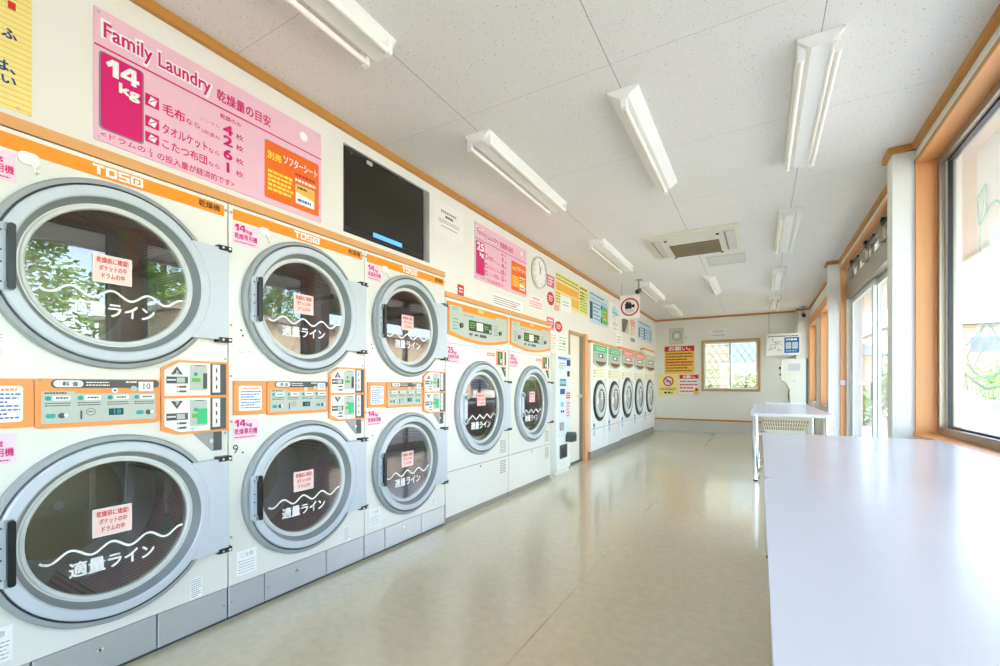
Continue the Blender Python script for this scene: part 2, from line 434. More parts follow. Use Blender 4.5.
# ------------------------------------------------------------------ dimensions
XM, XL, XR = -2.2, -2.285, 0.93      # machine fronts, wall above them, right wall
YB, ZC, YF = 11.81, 2.787, -2.6      # back wall, ceiling, wall behind the camera

# ------------------------------------------------------------------ room shell
f = MB(); f.xyz(-3.3, YF - .1, -.05, 1.13, YB + .1, 0, 'floor'); struct(f, 'floor')
f = MB(); f.xyz(-3.3, YF - .1, ZC, 1.14, YB + .1, ZC + .06, 'ceiling'); struct(f, 'ceiling')

w = MB()
TV = (1.962, 2.11, 2.822, 2.676)
def lw(y0, y1, z0, z1=ZC): w.xyz(XL - .1, y0, z0, XL, y1, z1, 'wall')
lw(YF, -.52, 0); lw(-.52, .345, 0, 2.004); lw(-.52, TV[0], 2.046); lw(TV[0], TV[2], 2.046, TV[1]); lw(TV[0], TV[2], TV[3]); lw(TV[2], 2.914, 2.046)
lw(2.914, 5.04, 1.897); lw(5.04, 5.84, 0); lw(5.84, 6.56, 1.905); lw(6.56, 8.20, 1.822); lw(8.20, 10.16, 1.847); lw(10.16, 11.27, 1.968); lw(11.27, YB, 0)
w.xyz(-3.3, YF, 0, -3.2, YB, ZC, 'wall')
# niche lining of the television
w.xyz(XL - .1, TV[0], TV[1], XL - .09, TV[2], TV[3], 'taupe')
struct(w, 'wall_left')
w = MB()
WB = (-1.19, 1.02, 0.0, 2.20)
w.xyz(-3.3, YB, 0, WB[0], YB + .12, ZC, 'wall'); w.xyz(WB[2], YB, 0, 1.13, YB + .12, ZC, 'wall')
w.xyz(WB[0], YB, 0, WB[2], YB + .12, WB[1], 'wall'); w.xyz(WB[0], YB, WB[3], WB[2], YB + .12, ZC, 'wall')
w.xyz(.69, YB - .22, 0, .93, YB, ZC, 'wall')
struct(w, 'wall_back')
w = MB(); w.xyz(-3.3, YF - .1, 0, -1.9, YF, ZC, 'wall'); w.xyz(.7, YF - .1, 0, 1.13, YF, ZC, 'wall'); w.xyz(-1.9, YF - .1, 2.4, .7, YF, ZC, 'wall'); w.xyz(-1.9, YF - .1, 0, .7, YF, .5, 'wall'); struct(w, 'wall_front')
w = MB(); w.xyz(-1.9, YF - .08, .5, -1.84, YF - .02, 2.4, 'alu'); w.xyz(.64, YF - .08, .5, .7, YF - .02, 2.4, 'alu'); w.xyz(-.63, YF - .08, .56, -.57, YF - .02, 2.34, 'alu'); w.xyz(-1.84, YF - .08, .5, .64, YF - .02, .56, 'alu'); w.xyz(-1.84, YF - .08, 2.34, .64, YF - .02, 2.4, 'alu')
WF = struct(w, 'added_daylight_window')  # unseen window, added in the wall behind the camera to even the daylight
for (xa, xb) in ((-1.84, -.63), (-.57, .64)):
    w = MB(); w.xyz(xa, YF - .052, .56, xb, YF - .048, 2.34, 'pane'); w.build('pane', WF)
w = MB()
Y0, Y1, Y2, Y3 = 4.09, 4.235, 7.38, 7.54
def rw(y0, y1, z0, z1, x0=XR, x1=1.13, m='wall'): w.xyz(x0, y0, z0, x1, y1, z1, m)
rw(YF, Y0, 0, .80); rw(YF, Y0, 2.672, ZC); rw(YF, -.62, .80, 2.672); rw(1.93, 2.09, .80, 2.672, 1.0)
rw(Y0, Y1, 0, ZC, .806, 1.16, 'pillar'); rw(Y2, Y3, 0, ZC, .80, 1.16, 'pillar')
rw(Y1, Y2, 2.70, ZC)
rw(Y3, 9.50, 0, .80); rw(Y3, 11.59, 2.45, ZC); rw(9.66, 10.5, 0, 2.45, .95); rw(10.5, 11.59, 0, .80)
struct(w, 'wall_right')

# cornices and timber linings
t = MB()
t.xyz(XL - .001, YF, ZC - .045, XL + .028, YB, ZC - .001, 'cornice'); struct(t, 'trim_1')
t = MB(); t.xyz(XL, YB - .026, ZC - .04, .69, YB, ZC - .001, 'cornice'); t.xyz(.68, YB - .246, ZC - .04, .93, YB - .22, ZC - .001, 'cornice'); struct(t, 'trim_2')
t = MB()
def rt(y0, y1, x): t.xyz(x - .028, y0, ZC - .042, x, y1, ZC - .001, 'cornice')
rt(YF, Y0, XR); rt(Y0 - .028, Y1 + .028, .806); t.xyz(.806, Y0 - .028, ZC - .042, XR, Y0, ZC - .001, 'cornice'); t.xyz(.80, Y1, ZC - .042, XR, Y1 + .028, ZC - .001, 'cornice')
rt(Y1 + .028, Y2 - .028, XR); rt(Y2 - .028, Y3 + .028, .80); t.xyz(.80, Y2 - .028, ZC - .042, XR, Y2, ZC - .001, 'cornice'); t.xyz(.80, Y3, ZC - .042, XR, Y3 + .028, ZC - .001, 'cornice')
rt(Y3 + .028, 11.59, XR); struct(t, 'trim_3')
t = MB()   # wood cap over the dryers and the washers
t.xyz(XL - .05, -.52, 2.005, XM + .002, 2.912, 2.046, 'trimwood'); struct(t, 'trim_4')
t = MB(); t.xyz(XL - .05, 2.914, 1.855, XM + .002, 5.04, 1.897, 'trimwood'); struct(t, 'trim_5')
t = MB(); t.xyz(XL - .05, 6.565, 1.785, XM + .004, 8.20, 1.822, 'trimwood'); t.xyz(XL - .05, 8.20, 1.81, XM + .004, 10.16, 1.847, 'trimwood'); t.xyz(XL - .05, 10.16, 1.932, XM + .004, 11.27, 1.968, 'trimwood'); struct(t, 'trim_6')
t = MB()   # timber lining of the big window
t.xyz(XR - .004, Y0 - .022, .80, 1.03, Y0 - .001, 2.67, 'jamb'); t.xyz(.98, 1.93, .806, .999, 2.09, 2.65, 'jamb'); t.xyz(XR - .004, -.62, .80, 1.03, -.60, 2.67, 'jamb'); struct(t, 'trim_7')
t = MB(); t.xyz(XR - .004, -.60, 2.65, 1.03, Y0 - .022, 2.671, 'jamby'); t.xyz(XR - .010, -.60, 2.65, XR - .004, Y0 - .001, 2.676, 'cornice'); struct(t, 'trim_8')
t = MB(); t.xyz(XR - .02, -.60, .785, 1.03, Y0 - .022, .805, 'jamby'); struct(t, 'trim_9')
t = MB()   # entrance lining
t.xyz(XR - .004, Y2 - .024, 0, .985, Y2 - .001, 2.70, 'jamb'); t.xyz(XR - .004, Y1 + .001, 0, .985, Y1 + .024, 2.70, 'jamb'); t.xyz(XR - .004, Y1 + .024, 2.67, .985, Y2 - .024, 2.70, 'jamby'); struct(t, 'trim_10')
t = MB()   # far window linings
t.xyz(XR - .01, 9.50, .80, 1.10, 9.66, 2.45, 'jamb'); t.xyz(XR - .01, 11.50, .80, 1.10, 11.588, 2.45, 'jamb')
t.xyz(XR - .012, Y3 + .001, 2.40, 1.10, 11.588, 2.56, 'jamby'); struct(t, 'trim_11')
b = MB(); b.xyz(XL + .002, YB - .012, 0, .69, YB, .285, 'base'); b.xyz(XL + .002, YB - .024, .285, .69, YB, .325, 'cornice'); struct(b, 'baseboard_back')
b = MB(); b.xyz(.79, Y0 + .01, 0, .8, Y1, .08, 'base'); b.xyz(.79, Y2, 0, .8, Y3, .08, 'base'); b.xyz(.918, Y3, 0, .93, 11.58, .08, 'base'); b.xyz(.918, YF, 0, .93, Y0, .08, 'base'); struct(b, 'baseboard_right')

# big window
def R(mb, y0, z0, y1, z1, x0, x1, m): mb.xyz(x0, y0, z0, x1, y1, z1, m)
def bigwin(y0, y1):
    wf = MB('R')
    R(wf, y1 - .048, .806, y1, 2.65, 1.031, 1.11, 'alu'); R(wf, y0, .806, y1 - .048, .855, 1.031, 1.11, 'alu'); R(wf, y0, 2.60, y1 - .048, 2.65, 1.031, 1.11, 'alu'); R(wf, y0, .855, y0 + .048, 2.60, 1.031, 1.11, 'alu')
    for (a, b_) in ((y1 - .078, y1 - .048), (y0 + .048, y0 + .078)): R(wf, a, .855, b_, 2.60, 1.06, 1.09, 'alulight')
    for (a, b_) in ((y1 - .09, y1 - .078), (y0 + .078, y0 + .09)): R(wf, a, .855, b_, 2.60, 1.063, 1.087, 'black')
    R(wf, y0 + .09, .855, y1 - .09, .868, 1.06, 1.09, 'black'); R(wf, y0 + .09, 2.588, y1 - .09, 2.60, 1.06, 1.09, 'black')
    return wf
W1 = struct(bigwin(2.09, Y0 - .022), 'window_1')
g = MB('R'); R(g, 2.18, .868, Y0 - .112, 2.588, 1.073, 1.077, 'pane'); g.build('pane', W1)
W5 = struct(bigwin(-.60, 1.93), 'window_5')
g = MB('R'); R(g, -.51, .868, 1.84, 2.588, 1.073, 1.077, 'pane'); g.build('pane', W5)
# clothes-peg and basket decals on the pane
d = MB('R')
dx = -1.069
def ring(pts, wd, m):
    for (p, q) in zip(pts, pts[1:]):
        v = Vector((q[0] - p[0], q[1] - p[1])); L_ = v.length
        if L_ < 1e-6: continue
        nrm = Vector((-v.y, v.x)) / L_ * wd / 2
        d.add([(p[0] + nrm.x, p[1] + nrm.y, dx), (q[0] + nrm.x, q[1] + nrm.y, dx), (q[0] - nrm.x, q[1] - nrm.y, dx), (p[0] - nrm.x, p[1] - nrm.y, dx)], [(0, 1, 2, 3)], m)
def curve(P, k=6, close=False):
    out = []; n = len(P)
    for i in range(n if close else n - 1):
        p0 = P[(i - 1) % n] if close or i > 0 else P[0]; p1 = P[i]; p2 = P[(i + 1) % n]; p3 = P[(i + 2) % n] if close or i + 2 < n else P[-1]
        for j in range(k):
            t_ = j / k
            out.append(tuple(.5 * ((2 * p1[q]) + (-p0[q] + p2[q]) * t_ + (2 * p0[q] - 5 * p1[q] + 4 * p2[q] - p3[q]) * t_ ** 2 + (-p0[q] + 3 * p1[q] - 3 * p2[q] + p3[q]) * t_ ** 3) for q in (0, 1)))
    out.append(P[0] if close else P[-1]); return out
# garment with cuff
garm = [(3.56, 2.19), (3.44, 2.23), (3.42, 2.08), (3.53, 2.03)]
ring(garm + garm[:1], .012, 'frostline')
for k in range(4): ring([(3.545 - .03 * k, 2.2 + .008 * k), (3.52 - .03 * k, 2.04 + .012 * k)], .008, 'frostline')
ring(curve([(3.50, 2.04), (3.52, 1.93), (3.48, 1.74), (3.38, 1.61), (3.24, 1.56), (3.08, 1.62), (3.0, 1.80)]), .012, 'frostline')
ring(curve([(3.44, 2.08), (3.34, 2.10), (3.2, 2.04), (3.04, 2.10)]), .012, 'frostline')
d.poly(curve([(3.40, 1.93), (3.33, 1.98), (3.2, 1.86), (3.1, 1.7), (3.2, 1.68), (3.33, 1.76)], close=True)[:-1], dx, 'frost')
# basket with towel
ring(curve([(3.72, 1.37), (3.60, 1.40), (3.46, 1.46), (3.36, 1.43), (3.30, 1.36)]), .014, 'frostline')
ring([(3.70, 1.30), (3.46, 1.46)], .012, 'frostline'); ring([(3.62, 1.22), (3.36, 1.42)], .012, 'frostline'); ring([(3.70, 1.30), (3.62, 1.22)], .012, 'frostline')
bas = [(3.73, 1.20), (3.62, 1.16), (3.44, 1.11), (3.22, 1.13), (3.02, 1.20), (3.06, 1.08), (3.20, .985), (3.40, .965), (3.60, .93), (3.66, 1.0)]
d.poly([(3.70, 1.12), (3.60, 1.085), (3.44, 1.05), (3.22, 1.06), (3.08, 1.10), (3.20, .99), (3.40, .965), (3.60, .925), (3.65, .99)], dx, 'frost')
ring(bas[:5], .016, 'frostline'); ring([(3.73, 1.20), (3.62, .93)], .014, 'frostline')
for k in range(9): ring([(3.66 - .055 * k, 1.165 - .006 * k), (3.635 - .05 * k, 1.09 - .004 * k)], .012, 'frost')
ring(curve([(3.70, 1.26), (3.58, 1.20), (3.42, 1.17), (3.24, 1.22), (3.1, 1.27)]), .014, 'frostline')
d.build('window_decal', W1, label='pale sage laundry basket and garment drawing')

# entrance: sliding glass doors with transom windows
DX = 1.06
e = MB('R')
R(e, Y1 + .024, 2.255, Y2 - .024, 2.46, .99, 1.12, 'alu')                      # head rail
R(e, Y1 + .024, 2.62, Y2 - .024, 2.669, 1.0, 1.12, 'alu')
for y in (Y1 + .024, 5.28, 6.04, 6.8, Y2 - .074): R(e, y, 2.46, y + .05, 2.62, 1.02, 1.11, 'alu')
R(e, Y2 - .066, 0, Y2 - .024, 2.255, .985, 1.12, 'alulight'); R(e, Y1 + .024, 0, Y1 + .066, 2.255, .985, 1.12, 'alu')
R(e, Y1 + .066, 0, Y2 - .066, .02, 1.0, 1.12, 'alu')
D1 = struct(e, 'door_1')
def leaf(y0, y1, x):
    l = MB('R')
    for y in (y0, y1 - .075): R(l, y, .02, y + .075, 2.25, x, x + .03, 'alulight')
    R(l, y0 + .075, .02, y1 - .075, .12, x, x + .03, 'alulight'); R(l, y0 + .075, 2.19, y1 - .075, 2.25, x, x + .03, 'alulight')
    o = l.build('door_leaf', D1)
    g_ = MB('R'); R(g_, y0 + .075, .12, y1 - .075, 2.19, x + .013, x + .017, 'pane'); g_.build('pane', o)
    h = MB('R'); R(h, y0 + .02 if y0 > 5.5 else y1 - .055, .98, y0 + .055 if y0 > 5.5 else y1 - .02, 1.16, x - .012, x, 'alu'); h.build('handle', o)
leaf(Y1 + .07, 6.12, 1.075); leaf(6.04, Y2 - .07, 1.035)
for (a, b_) in ((Y1 + .074, 5.28), (5.33, 6.04), (6.09, 6.8), (6.85, Y2 - .074)):
    l = MB('R'); R(l, a, 2.462, b_, 2.48, 1.04, 1.08, 'alulight'); R(l, a, 2.60, b_, 2.618, 1.04, 1.08, 'alulight'); R(l, a, 2.48, a + .03, 2.6, 1.04, 1.08, 'alulight'); R(l, b_ - .03, 2.48, b_, 2.6, 1.04, 1.08, 'alulight')
    o = l.build('transom_sash', D1)
    g_ = MB('R'); R(g_, a + .03, 2.48, b_ - .03, 2.6, 1.058, 1.062, 'pane'); g_.build('pane', o)
for y in (5.30, 6.06, 6.9):
    l = MB('R'); l.tube([(.975, y, 2.44), (.975, y, 2.56)], .03, 'alu', 12); l.tube([(.975, y, 2.56), (1.0, y + .02, 2.64)], .012, 'alu'); l.tube([(.975, y, 2.60), (.985, y - .35, 2.63)], .012, 'black'); l.xyz(.955, y - .07, 2.615, 1.0, y - .01, 2.65, 'black'); l.xyz(.975, y - .02, 2.45, 1.0, y + .02, 2.5, 'alu')
    l.build('transom_opener', D1)
s_ = MB('R'); s_.tube([(.952, 7.356, 1.17), (.952, 7.34, 1.17)], .035, 'pinklabel', 16); s_.build('door_stopper', D1, label='small pink stopper on the door frame')

# far right windows
def sidewin(n, y0, y1):
    q = MB('R'); 
    R(q, y0, .80, y1, .85, 1.04, 1.10, 'alulight'); R(q, y0, 2.35, y1, 2.40, 1.04, 1.10, 'alulight'); R(q, y0, .85, y0 + .05, 2.35, 1.04, 1.1, 'alulight'); R(q, y1 - .05, .85, y1, 2.35, 1.04, 1.1, 'alulight'); R(q, (y0 + y1) / 2 - .03, .85, (y0 + y1) / 2 + .03, 2.35, 1.05, 1.09, 'alulight')
    o = struct(q, n); g_ = MB('R'); R(g_, y0 + .05, .85, (y0 + y1) / 2 - .03, 2.35, 1.068, 1.072, 'pane'); g_.build('pane', o)
    g_ = MB('R'); R(g_, (y0 + y1) / 2 + .03, .85, y1 - .05, 2.35, 1.068, 1.072, 'pane'); g_.build('pane', o)
sidewin('window_3', Y3 + .001, 9.5); sidewin('window_4', 10.5, 11.5)

# back window: tan frame, two sliding sashes
q = MB('B')
def Bx(mb, x0, z0, x1, z1, y0, y1, m): mb.xyz(x0, YB + y0, z0, x1, YB + y1, z1, m)
for (x0, z0, x1, z1) in ((WB[0] - .02, WB[1] - .02, WB[2] + .02, WB[1] + .03), (WB[0] - .02, WB[3] - .035, WB[2] + .02, WB[3] + .02), (WB[0] - .02, WB[1] + .03, WB[0] + .035, WB[3] - .035), (WB[2] - .035, WB[1] + .03, WB[2] + .02, WB[3] - .035)):
    Bx(q, x0, z0, x1, z1, -.02, .10, 'backwood')
W2 = struct(q, 'window_2')
for (x0, x1, y) in ((WB[0] + .035, -.575, .03), (-.625, WB[2] - .035, .065)):
    q = MB('B')
    for (a, b_, c, dd) in ((x0, WB[1] + .03, x1, WB[1] + .06), (x0, WB[3] - .065, x1, WB[3] - .035), (x0, WB[1] + .06, x0 + .028, WB[3] - .065), (x1 - .028, WB[1] + .06, x1, WB[3] - .065)):
        Bx(q, a, b_, c, dd, y, y + .025, 'alulight')
    o = q.build('sash', W2)
    q = MB('B'); Bx(q, x0 + .028, WB[1] + .06, x1 - .028, WB[3] - .065, y + .010, y + .014, 'pane'); q.build('pane', o)
# lattice guard outside the back window
q = MB('B'); gx0, gx1, gz0, gz1, gy = WB[0] - .03, WB[2] + .03, WB[1] - .02, WB[3] + .02, YB + .2
for x in (gx0, gx1): q.tube([(x, gy, gz0), (x, gy, gz1)], .012, 'alu', 6)
for z in (gz0, gz1): q.tube([(gx0, gy, z), (gx1, gy, z)], .012, 'alu', 6)
st = .155; sl = 1.55
def clip_diag(c, sg):
    pts = []
    for x in (gx0, gx1):
        z = gz0 + sg * sl * (x - c)
        if gz0 <= z <= gz1: pts.append((x, gy, z))
    for z in (gz0, gz1):
        x = c + (z - gz0) / (sg * sl)
        if gx0 < x < gx1: pts.append((x, gy, z))
    return pts
for sg in (1, -1):
    for k in range(-12, 24):
        p_ = clip_diag(gx0 + k * st, sg)
        if len(p_) >= 2: q.tube(p_[:2], .0055, 'lattice', 5, False)
for z in (gz0 + .4, gz0 + .8): 
    for x in (gx0, gx1): q.tube([(x, gy, z), (x, YB + .12, z)], .008, 'alu', 6)
q.build('lattice_guard', W2)

# cream steel door on the left, beside the coin changer
q = MB('L')
q.xyz(XL - .09, 5.85, 0, XL + .008, 5.885, 1.89, 'backwood'); q.xyz(XL - .09, 6.455, 0, XL + .03, 6.555, 1.905, 'jamb'); q.xyz(XL - .09, 5.885, 1.862, XL + .008, 6.455, 1.90, 'backwood')
q.xyz(XL - .09, 6.425, 0, XL - .01, 6.455, 1.862, 'alu')
D2 = struct(q, 'door_2')
q = MB('L'); q.xyz(XL - .075, 5.887, .012, XL - .04, 6.37, 1.86, 'door'); q.xyz(XL - .075, 6.372, .012, XL - .038, 6.424, 1.86, 'alu'); q.xyz(XL - .076, 5.887, .0, XL - .038, 6.424, .03, 'dark'); o = q.build('door_leaf', D2)
q = MB('L'); q.tube([(XL - .04, 6.31, .98), (XL + .01, 6.31, .98)], .018, 'chrome', 12); q.tube([(XL + .01, 6.31, .98), (XL + .03, 6.31, .98)], .03, 'chrome', 14); q.build('handle', o)

# ------------------------------------------------------------------ stacked dryers
W = .854
def screw(mb, a, b, n, r=.006): mb.cyl(a, b, r, n - .002, n + .002, 'grey_ring', 8)

def dryer_door(parent, loc):
    """round glazed door in its own centre coordinates"""
    R_ = MB('L')
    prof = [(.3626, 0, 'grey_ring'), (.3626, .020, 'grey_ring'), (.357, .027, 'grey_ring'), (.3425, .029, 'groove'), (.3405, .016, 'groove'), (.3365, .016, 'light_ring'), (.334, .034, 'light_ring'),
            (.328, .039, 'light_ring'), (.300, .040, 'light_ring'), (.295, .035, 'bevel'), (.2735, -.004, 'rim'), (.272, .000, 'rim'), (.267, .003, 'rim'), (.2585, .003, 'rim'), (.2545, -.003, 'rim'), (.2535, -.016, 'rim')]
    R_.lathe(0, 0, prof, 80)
    # wing that carries the hinges
    P = [(.412, .213), (.412, -.213)]
    t0 = math.asin(.213 / .3626)
    t0 = math.asin(.213 / .330); arc_ = [(.330 * math.cos(t), .330 * math.sin(t)) for t in [-t0 + 2 * t0 * i / 12 for i in range(13)]]
    R_.prism(arc_ + P, .0, .0392, 'light_ring')
    D = R_.build('door', parent, loc)
    g_ = MB('L'); g_.disc(0, 0, .2545, -.004, 'doorglass', 64)
    # fill-line wave and lettering printed on the glass
    pts = [(-.218 + .455 * i / 80, -.072 + .016 * math.sin(2 * PI * (i / 80 * 3.75 + .55))) for i in range(81)]
    vs = []
    for i, p in enumerate(pts):
        a_, b_ = pts[max(i - 1, 0)], pts[min(i + 1, 80)]
        v = Vector((b_[0] - a_[0], b_[1] - a_[1])).normalized() * .0042
        vs += [(p[0] - v.y, p[1] + v.x, -.0032), (p[0] + v.y, p[1] - v.x, -.0032)]
    g_.add(vs, [(2 * i, 2 * i + 1, 2 * i + 3, 2 * i + 2) for i in range(80)], 'label')
    g_.text('適量ライン', -.138, -.158, .13, -.103, -.0032, 'label', .022)
    g_.build('glass', D)
    s = MB('L'); s.box(-.072, -.028, .052, .080, -.0035, -.0010, 'label')
    s.rect(-.070, -.026, .050, .078, -.0007, 'stickerpink')
    for i, tx in enumerate(('乾燥前に確認!', 'ポケットの中', 'ドラムの中')):
        s.text(tx, -.060 + .008 * i, .048 - .030 * i, .040 - .006 * i, .070 - .030 * i, -.0002, 'red', .02)
    s.build('warning_sticker', D)
    h = MB('L'); h.rrect(-.334, -.112, -.292, .112, .012, .030, .046, 'light_ring')
    for z in (-.085, -.02, .02, .085): h.cyl(-.322, z, .004, .046, .0475, 'dark', 8)
    for z in (-.098, .098): h.box(-.314, z - .012, -.292, z + .012, .045, .060, 'grey_ring')
    h.rrect(-.310, -.110, -.290, .110, .009, .050, .068, 'black')
    h.build('handle', D)
    for z in (.214, -.214):
        h = MB('L'); h.bbox(.368, z - .011, .427, z + .011, 0, .046, 'black', .004); h.cyl(.385, z, .005, .046, .048, 'steel', 10); h.cyl(.415, z, .0055, .046, .049, 'label', 10)
        h.build('hinge', D)
    return D

def drum(parent, loc, r=.39, dep=.62):
    q_ = MB('L')
    q_.lathe(0, 0, [(.262, -.02, 'drum'), (.262, -.05, 'drum'), (r, -.09, 'drum'), (r, -dep, 'drum')], 64)
    q_.disc(0, 0, r, -dep, 'steel', 48)
    q_.lathe(0, 0, [(r * .62, -dep + .01, 'drumback'), (.02, -dep + .015, 'drumback')], 40)
    for k in range(3):
        t = 2 * PI * k / 3 + .5; c, s = math.cos(t), math.sin(t)
        q_.add([(c * r - s * .05, s * r + c * .05, -.1), (c * (r - .09), s * (r - .09), -.1), (c * r + s * .05, s * r - c * .05, -.1),
                (c * r - s * .05, s * r + c * .05, -dep), (c * (r - .09), s * (r - .09), -dep), (c * r + s * .05, s * r - c * .05, -dep)], [(0, 1, 4, 3), (1, 2, 5, 4), (0, 2, 1)], 'drum')
    return q_.build('drum', parent, loc)

def tosei(mb, a0, b0, a1, b1, n, m):
    """the maker's squared block lettering"""
    w_ = (a1 - a0) / 4.6; h_ = b1 - b0; k = h_ * .24; x = a0
    def bits(x, L_):
        for (p, q_, r_, s_) in L_: mb.rect(x + p, b0 + q_, x + r_, b0 + s_, n, m)
    bits(x, ((0, h_ - k, w_, h_), (w_ / 2 - k * .6, 0, w_ / 2 + k * .6, h_ - k))); x += w_ * 1.12
    v = k * 1.1; bits(x, ((0, 0, w_, k), (0, h_ - k, w_, h_), (0, k, v, h_ - k), (w_ - v, k, w_, h_ - k))); x += w_ * 1.12
    j = k * .8; g = (h_ - 3 * j) / 2
    bits(x, ((0, 0, w_, j), (0, j + g, w_, 2 * j + g), (0, h_ - j, w_, h_), (0, 2 * j + g, v, h_ - j), (w_ - v, j, w_, j + g))); x += w_ * 1.12
    w2 = w_ * 1.18
    bits(x, ((0, 0, w2, j), (0, h_ - j, w2, h_), (0, j, k, h_ - j), (w2 - k, j, w2, h_ - j), (w2 * .36, h_ * .34, w2 * .64, h_ * .66), (w2 * .36, j, w2 * .48, h_ * .34)))

def make_dryer(label, y0, number=None):
    root = thing('stacked_dryer', label, 'clothes dryer', (XM, y0, 0), 'stacked pairs of dryers along the left wall')
    ZU, ZL, SC_ = 1.5566, .573, .423
    b = MB('L'); a0, a1 = .003, W - .003
    b.holeplate(a0, .166, a1, 1.06, SC_, ZL, .262, 0, 'machine'); b.holeplate(a0, 1.06, a1, 2.0, SC_, ZU, .262, 0, 'machine')
    for (x0, x1, z0, z1) in ((a0, a0, .166, 2.0), (a1, a1, .166, 2.0)):
        b.add([(x0, z0, 0), (x0, z1, 0), (x0, z1, -.78), (x0, z0, -.78)], [(0, 1, 2, 3)], 'machine')
    b.add([(a0, 2.0, 0), (a1, 2.0, 0), (a1, 2.0, -.78), (a0, 2.0, -.78)], [(0, 1, 2, 3)], 'machine')
    b.add([(a0, .166, 0), (a1, .166, 0), (a1, .166, -.78), (a0, .166, -.78)], [(0, 1, 2, 3)], 'machine')
    b.add([(a0, .166, -.78), (a1, .166, -.78), (a1, 2.0, -.78), (a0, 2.0, -.78)], [(0, 1, 2, 3)], 'machine')
    b.box(a0 + .01, 1.04, a1 - .01, 1.06, -.77, -.01, 'dark')
    b.box(a0, 0, a1, .02, -.7, -.02, 'dark')
    for a, b_ in ((.014, .77), (.014, 1.42), (.014, .40), (.84, 1.255), (.84, .905), (.014, 1.175), (.014, .955)): screw(b, a, b_, 0)
    for a, b_ in ((.062, 1.40), (.07, 1.375), (.07, .80)): b.disc(a, b_, .005, .0014, 'ink', 10)
    b.build('body', root)
    o = MB('L'); o.box(.023, 1.932, .834, 1.983, 0, .004, 'orange'); tosei(o, .35, 1.941, .513, 1.977, .0048, 'label'); o.text('乾燥機', .722, 1.945, .815, 1.975, .0048, 'ink', .01)
    for a in (.013, .842): screw(o, a, 1.962, .003)
    o.build('name_band', root)
    for z in (ZU, ZL):
        dryer_door(root, (0, SC_, z)); drum(root, (0, SC_, z))
    # instruction card
    p = MB('L'); p.box(.022, .985, .188, 1.153, 0, .008, 'panel'); p.rrect(.046, 1.005, .162, 1.128, .010, .008, .010, 'label')
    p.rows(.064, 1.110, .150, 1.120, 1, .0108, 'panel', .8, 3); p.rows(.056, 1.013, .158, 1.106, 7, .0108, 'blue', .42, 4, .010)
    for b_ in (1.0, 1.139): 
        screw(p, .032, b_, .008)
    p.build('instruction_panel', root)
    # control panel
    p = MB('L'); p.prism(p.rrpts(.191, .976, .566, 1.154, .012)[:], 0, .010, 'panel')
    p.rrect(.232, 1.120, .564, 1.151, .0145, .010, .012, 'dark'); p.rrect(.238, 1.123, .320, 1.148, .0120, .012, .0135, 'label')
    p.text('料', .262, 1.127, .280, 1.144, .0142, 'ink', .02); p.text('金', .288, 1.127, .306, 1.144, .0142, 'ink', .02)
    p.rows(.328, 1.125, .40, 1.146, 2, .0128, 'label', .4, 5, .006); p.rows(.45, 1.138, .49, 1.147, 1, .0128, 'label', .7, 6, .006)
    p.box(.492, 1.106, .543, 1.145, .012, .0145, 'label'); p.text('10', .508, 1.114, .532, 1.138, .0152, 'ink')
    p.disc(.476, 1.117, .011, .0128, 'panelgrey'); p.disc(.415, 1.110, .010, .0128, 'label'); p.disc(.415, 1.110, .004, .0134, 'ink')
    p.prism([(.207, .992), (.552, .992), (.552, 1.098), (.30, 1.098), (.295, 1.107), (.207, 1.107)], .010, .0118, 'panelgrey')
    p.rows(.215, 1.098, .275, 1.105, 1, .0124, 'ink', .8, 7, .006)
    for i, cx in enumerate((.212, .300, .388, .474)):
        p.disc(cx + .012, 1.083, .0085, .0124, 'teal', 16); p.rrect(cx + .024, 1.075, cx + .072, 1.092, .003, .0118, .0126, 'label'); p.rows(cx + .032, 1.079, cx + .066, 1.088, 1, .0131, 'ink', .7, 8 + i, .006)
        p.rows(cx + .004, 1.052, cx + .074, 1.069, 2, .0124, 'ink', .4, 18 + i, .005)
    for cx in (.218, .484):
        p.rrect(cx, 1.012, cx + .026, 1.028, .006, .0118, .0128, 'teal'); p.disc(cx + .042, 1.02, .010, .0124, 'dark', 16); p.disc(cx + .054, 1.021, .006, .0128, 'label', 12)
    p.box(.312, 1.004, .316, 1.036, .0118, .015, 'dark'); p.lathe(.342, 1.030, [(.014, .0124, 'dark'), (.012, .0124, 'dark')], 20); p.rows(.334, 1.027, .350, 1.034, 1, .0126, 'dark', .6, 2, .004)
    p.box(.396, 1.014, .442, 1.040, .0118, .0135, 'tealLcd'); p.text('18', .412, 1.019, .434, 1.035, .0142, 'teal', .02)
    for a, b_ in ((.205, .983), (.205, 1.147)): screw(p, a, b_, .010, .004)
    p.build('control_panel', root)
    # coin unit: upper and lower halves
    p = MB('L'); p.prism([(.573, .938), (.636, .916), (.850, .916), (.850, 1.240), (.636, 1.240), (.573, 1.203)], 0, .014, 'panel')
    for (z0, z1, up) in ((1.085, 1.230, True), (.926, 1.073, False)):
        if up: pts = [(.583, z0), (.765, z0), (.765, z1), (.640, z1), (.583, z1 - .034)]
        else: pts = [(.583, z0 + .030), (.640, z0), (.765, z0), (.765, z1), (.583, z1)]
        p.prism(pts, .014, .0165, 'white')
        p.box(.768, z0, .836, z1, .014, .0165, 'dark')
        p.box(.775, z0 + .012, .808, z1 - .004, .0165, .018, 'white')
        for i in range(3): p.box(.789, z0 + .028 + .038 * i, .795, z0 + .048 + .038 * i, .018, .019, 'dark')
        zt = z0 + .108 if up else z1 - .012
        tri = [(.605, z0 + .092), (.653, z0 + .092), (.629, z0 + .128)] if up else [(.605, z1 - .010), (.653, z1 - .010), (.629, z1 - .046)]
        p.poly(tri, .0172, 'dark')
